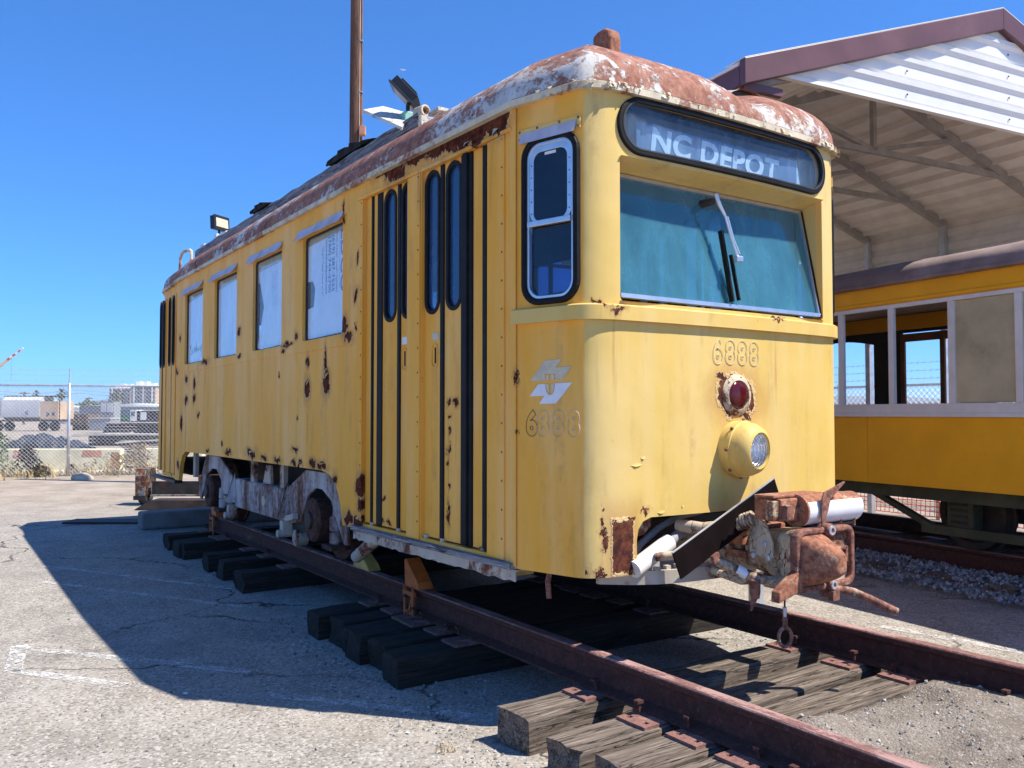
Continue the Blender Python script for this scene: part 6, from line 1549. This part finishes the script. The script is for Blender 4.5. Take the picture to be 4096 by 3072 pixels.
boxes(492, 95, 'green_truck', 'small green truck cab parked in the yard', 'truck', [('cab', (-.5, 0, .9), (.95, 1.8, 2.0), 'truck_green'), ('windscreen', (-.35, -.04, 1.4), (.8, 0, 1.9), 'far_glass'), ('wheel', (-.4, .1, 0), (.2, 1.7, .9), 'dark_steel'), ('wheel', (.5, .1, 0), (.9, 1.7, .9), 'dark_steel'), ('load_bed', (.95, .2, .8), (1.4, 1.6, 1.2), 'far_brown')])
boxes(533, 93, 'white_truck', 'small white truck cab beside the green one', 'truck', [('cab', (-.3, 0, .7), (.4, 1.7, 1.95), 'far_white'), ('windscreen', (-.2, -.04, 1.3), (.2, 0, 1.8), 'far_glass'), ('wheel', (-.2, .1, 0), (.3, 1.6, .7), 'dark_steel')])
boxes(548, 62, 'dark_container', 'black container with a white notice on its end', 'container', [('body', (0, 0, .45), (2.4, 2.2, 1.75), 'black_paint'), ('notice', (.28, -.03, 1.1), (.7, 0, 1.65), 'far_white'), ('base', (0, .1, 0), (2.4, 2.1, .45), 'far_brown')])
boxes(480, 88, 'brick_stack', 'low brown stack between the cabin and the container', 'stack', [('pallet', (-.2, 0, 0), (2.0, 1, .25), 'stick_pale'), ('bricks', (-.2, 0, .25), (2.0, 1, .8), 'far_brown')])
def shedfar(px, Z, w, h, name, label, mat, roof=None, win=0):
    r = facing(px, Z, name, label, 'building'); MB().box((0, 0, 0), (w, 20, h)).build('wall', mat, r)
    MB().prism([(-.3, h), (w+.3, h), (w*.5, h+w*.05)], 'y', -.4, 20.2).build('roof', roof or mat, r)
    for k in range(win): MB().box((w*(k+.25)/win, -.12, h*.35), (w*(k+.6)/win, 0, h*.7)).build('window', 'far_glass', r)
    return r
shedfar(160, 190, 9.8, 2.9, 'warehouse', 'low white warehouse just right of the hopper wagon', 'far_white', 'far_white', 3)
shedfar(268, 205, 5.2, 3.0, 'warehouse', 'low white warehouse behind the brown wagon', 'far_white', 'far_pale', 2)
shedfar(190, 130, 3.6, 1.9, 'garage', 'small pale garage with grey roof below the palm', 'far_pale', 'far_grey', 2)
shedfar(318, 120, 3.2, 2.6, 'storage_tent', 'blue-grey storage tent right of the fence post', 'far_grey', 'far_grey', 0)
shedfar(350, 150, 4.0, 2.6, 'warehouse', 'white shed with a sloping roof behind the yard pole', 'far_white', 'far_white', 1)
shedfar(455, 170, 8.5, 3.2, 'warehouse', 'long white building below the apartment blocks', 'far_white', 'far_white', 4)
def tower(px, Z, w, h, label, cols, rows_, mat, seed):
    r = facing(px, Z, 'apartment_block', label, 'building', 'distant apartment blocks')
    MB().box((0, 0, 0), (w, 18, h)).build('wall', mat, r); MB().box((-.4, -.4, h), (w+.4, 18.4, h+.8)).build('parapet', 'far_white', r)
    rn = random.Random(seed)
    for k in range(3): MB().box((w*(.1+.3*k), 4, h+.8), (w*(.1+.3*k)+3, 9, h+2.6+rn.random()*1.5)).build('roof_plant', 'far_white', r)
    for i in range(cols):
        for j in range(rows_):
            x = w*(i+.2)/cols; z = h*(j+.25)/rows_
            if z < h*.2: continue
            wd = MB().box((x, -.35, z), (x+w/cols*.55, 0, z+h/rows_*.55)).build('window', 'far_glass', r)
    for i in range(1, cols, 3): MB().box((w*i/cols-.5, -.8, 0), (w*i/cols+.4, -.02, h)).build('pier', 'far_white' if i % 2 else 'far_pale', r)
    return r
tower(437, 620, 15.5, 19.5, 'left of two tan apartment blocks on the skyline', 7, 7, 'far_tan', 1)
tower(524, 600, 17, 20.5, 'right of two tan apartment blocks, partly behind the streetcar', 8, 7, 'far_tan', 2)
tower(508, 640, 4.2, 17.5, 'narrow grey block between the two tan apartment blocks', 2, 7, 'far_grey', 3)
def palm(px, Z, h, label, seed):
    r = facing(px, Z, 'palm_tree', label, 'palm tree', 'palms beyond the yard'); rn = random.Random(seed)
    MB().tube([(0, 0, 0), (.08, 0, h*.5), (0, 0, h*.9)], [.26, .2, .17], 8).build('trunk', 'palm_trunk', r)
    m = MB()
    for k in range(46):
        a = rn.uniform(0, 6.28); e = rn.uniform(-.9, 1.3); L_ = h*.16*rn.uniform(.8, 1.25)+.5; d = Vector((math.cos(a)*math.cos(e), math.sin(a)*math.cos(e), math.sin(e)))
        s_ = d.cross(Vector((0, 0, 1))).normalized()*.16; p0 = Vector((0, 0, h*.9)); p1 = p0+d*L_*.6; p2 = p0+d*L_-Vector((0, 0, L_*.3))
        m.add([p0-s_*.3, p0+s_*.3, p1+s_, p2, p1-s_], [(0, 1, 2, 4), (4, 2, 3)])
    m.build('crown', 'palm_leaf', r)
palm(246, 170, 6.2, 'single short palm left of the fence post', 1); palm(145, 260, 8.3, 'palm showing above the hopper wagon', 2)
palm(449, 300, 8.4, 'leftmost of three palms below the tan block', 3); palm(467, 300, 8.9, 'middle of three palms below the tan block', 4); palm(488, 300, 8.5, 'rightmost of three palms below the tan block', 5)
def upole(px, Z, h, label, bar=0):
    r = facing(px, Z, 'utility_pole', label, 'utility pole'); MB().tube([(0, 0, 0), (0, 0, h)], [.18, .13], 8).build('pole', 'palm_trunk', r)
    MB().box((-.7, -.06, h-.25), (.7, .06, h-.12)).build('crossarm', 'palm_trunk', r)
    if bar: MB().cyl((.25, 0, h-2.1), (.25, 0, h-1.2), .25, 10).build('transformer', 'hull_grey', r)
upole(357, 150, 4.4, 'thin distant utility pole right of the fence post', 1); upole(475, 160, 5.9, 'taller distant utility pole in front of the tan block', 0); upole(97, 120, 4.6, 'distant pole above the hopper wagon roof', 0)
for k, z in enumerate((5.0, 5.3)):
    a_ = place(-300, 200); b_ = place(640, 175); m = MB(); m.tube([a_+(b_-a_)*(i/16)+Vector((0, 0, z+1.1+.35*k-.8*math.sin(math.pi*((i/16*3) % 1)))) for i in range(17)], .03, 4); tag(m.build('power_line', 'far_grey'), ['lower', 'upper'][k]+' thin power line crossing above the rail yard', 'power line')
# crane boom
CR = facing(-70, 180, 'crane', 'lattice crane boom with red and white tip at the left edge', 'crane')
for i in range(9):
    a_ = Vector((-3+i*1.15, 0, 6+i*.98)); b_ = a_+Vector((1.15, 0, .98)); mt = 'crane_cream' if i < 7 else None
    if i < 7: MB().bar(a_, b_, .7-.04*i, .7-.04*i).build('boom_section', 'crane_cream', CR)
for i in range(6):
    a_ = Vector((5.05+i*.55, 0, 12.86+i*.42)); MB().bar(a_, a_+Vector((.55, 0, .42)), .40-.03*i, .40-.03*i).build('boom_tip', 'crane_red' if i % 2 == 0 else 'far_white', CR)
MB().box((-5, -1, 0), (-1, 1, 3.5)).build('cab', 'crane_cream', CR); MB().bar((-3, 0, 3), (-3, 0, 6.2), .9).build('mast', 'crane_cream', CR)
MB().tube([(5.9, 0, 13.3), (5.9, 0, 8.3)], .05, 4).build('hoist_line', 'far_grey', CR)
# hills
m = MB(); L = []
for i in range(61):
    px = -900+6000*i/60; hgt = 12+26*(.5+.5*math.sin(i*.43+1)) + 10*noise2(i*.31, 2.2) if i < 60 else 5
    p = place(px, 2600); L.append([(p.x, p.y, -5), (p.x+FWD0.x*100, p.y+FWD0.y*100, max(8, hgt)*1.6), (p.x+FWD0.x*500, p.y+FWD0.y*500, max(8, hgt)*1.9), (p.x+FWD0.x*900, p.y+FWD0.y*900, -5)])
m.loft(L, closed=False); struct(m.build('hills', 'hill', smooth=True))
tl = MB(); rn = random.Random(17)
for k in range(420):
    px = rn.uniform(100, 700); p = place(px, rn.uniform(500, 1300)); s_ = rn.uniform(2, 6); h_ = rn.uniform(3, 9)
    for q in range(5):
        c = p+Vector((rn.uniform(-s_, s_), rn.uniform(-s_, s_), h_*rn.uniform(.4, 1))); r_ = s_*.5
        tl.add([c+Vector(v)*r_ for v in ((1, 0, 0), (-1, 0, 0), (0, 1, 0), (0, -1, 0), (0, 0, 1), (0, 0, -1))], [(0, 2, 4), (2, 1, 4), (1, 3, 4), (3, 0, 4), (2, 0, 5), (1, 2, 5), (3, 1, 5), (0, 3, 5)])
tag(stuff(tl.build('far_trees', 'palm_leaf')), 'far mass of dark trees below the skyline', 'trees')

# big utility pole behind the streetcar
PL = place(1417, 18); up = thing('utility_pole', 'tall brown timber utility pole behind the streetcar', 'utility pole', PL, 0, None, frame=Matrix(((RIGHT.x, FWD0.x, 0, PL.x), (RIGHT.y, FWD0.y, 0, PL.y), (0, 0, 1, 0), (0, 0, 0, 1))))
MB().tube([(0, 0, 0), (.01, 0, 4), (0, 0, 8), (0, 0, 12.5)], [.165, .152, .138, .12], 20).build('pole_shaft', 'pole_wood', up, smooth=40)
MB().tube([(.135, -.08, 0), (.128, -.07, 6), (.118, -.06, 12)], .022, 8).build('conduit', 'wood_brown', up, smooth=40)
MB().tube([(.10, -.12, 0), (.096, -.115, 6), (.09, -.10, 12)], .008, 6).build('ground_wire', 'stick_pale', up, smooth=40)
MB().box((.10, -.20, 7.36), (.23, -.09, 7.56)).build('junction_box', 'barrier_orange', up, bevel=.01)
for z in (5.8, 6.9, 8.3, 9.4): MB().box((.09, -.12, z), (.16, -.06, z+.02)).build('strap', 'galvanised', up)
# contrail-like speck in the sky of the photo is a distant aircraft
b_ = place(1607, 900); ac = MB(); ac.tube([(-9, 0, 0), (9, 0, 0)], [.8, 1.2], 8); ac.box((-2, -9, -.2), (2, 9, .2)); ac.box((-9, -2.5, 0), (-7, 2.5, 3)); o = ac.build('aircraft', 'far_white'); o.location = (b_.x, b_.y, 1.5+(1655-262)/F_PX*900); o.rotation_euler = (0, 0, 1.1); o.scale = (.28, .28, .28)
tag(o, 'tiny white aircraft high in the blue sky', 'aircraft')
# ------------------------------------------------------------------ thin coastal haze
t = NT('haze_air'); pv = t.n('ShaderNodeVolumePrincipled', Color=(.80, .88, 1.0, 1), Density=.00022, Anisotropy=.2)
t.t.links.new(pv.outputs[0], t.out.inputs['Volume'])
M['haze_air'] = t.m
hz = MB().box((-3900, -3900, -7), (3900, 3900, 90)).build('haze', 'haze_air'); stuff(hz); tag(hz, 'thin pale haze that fades the far skyline', 'haze'); hz['kind'] = 'stuff'
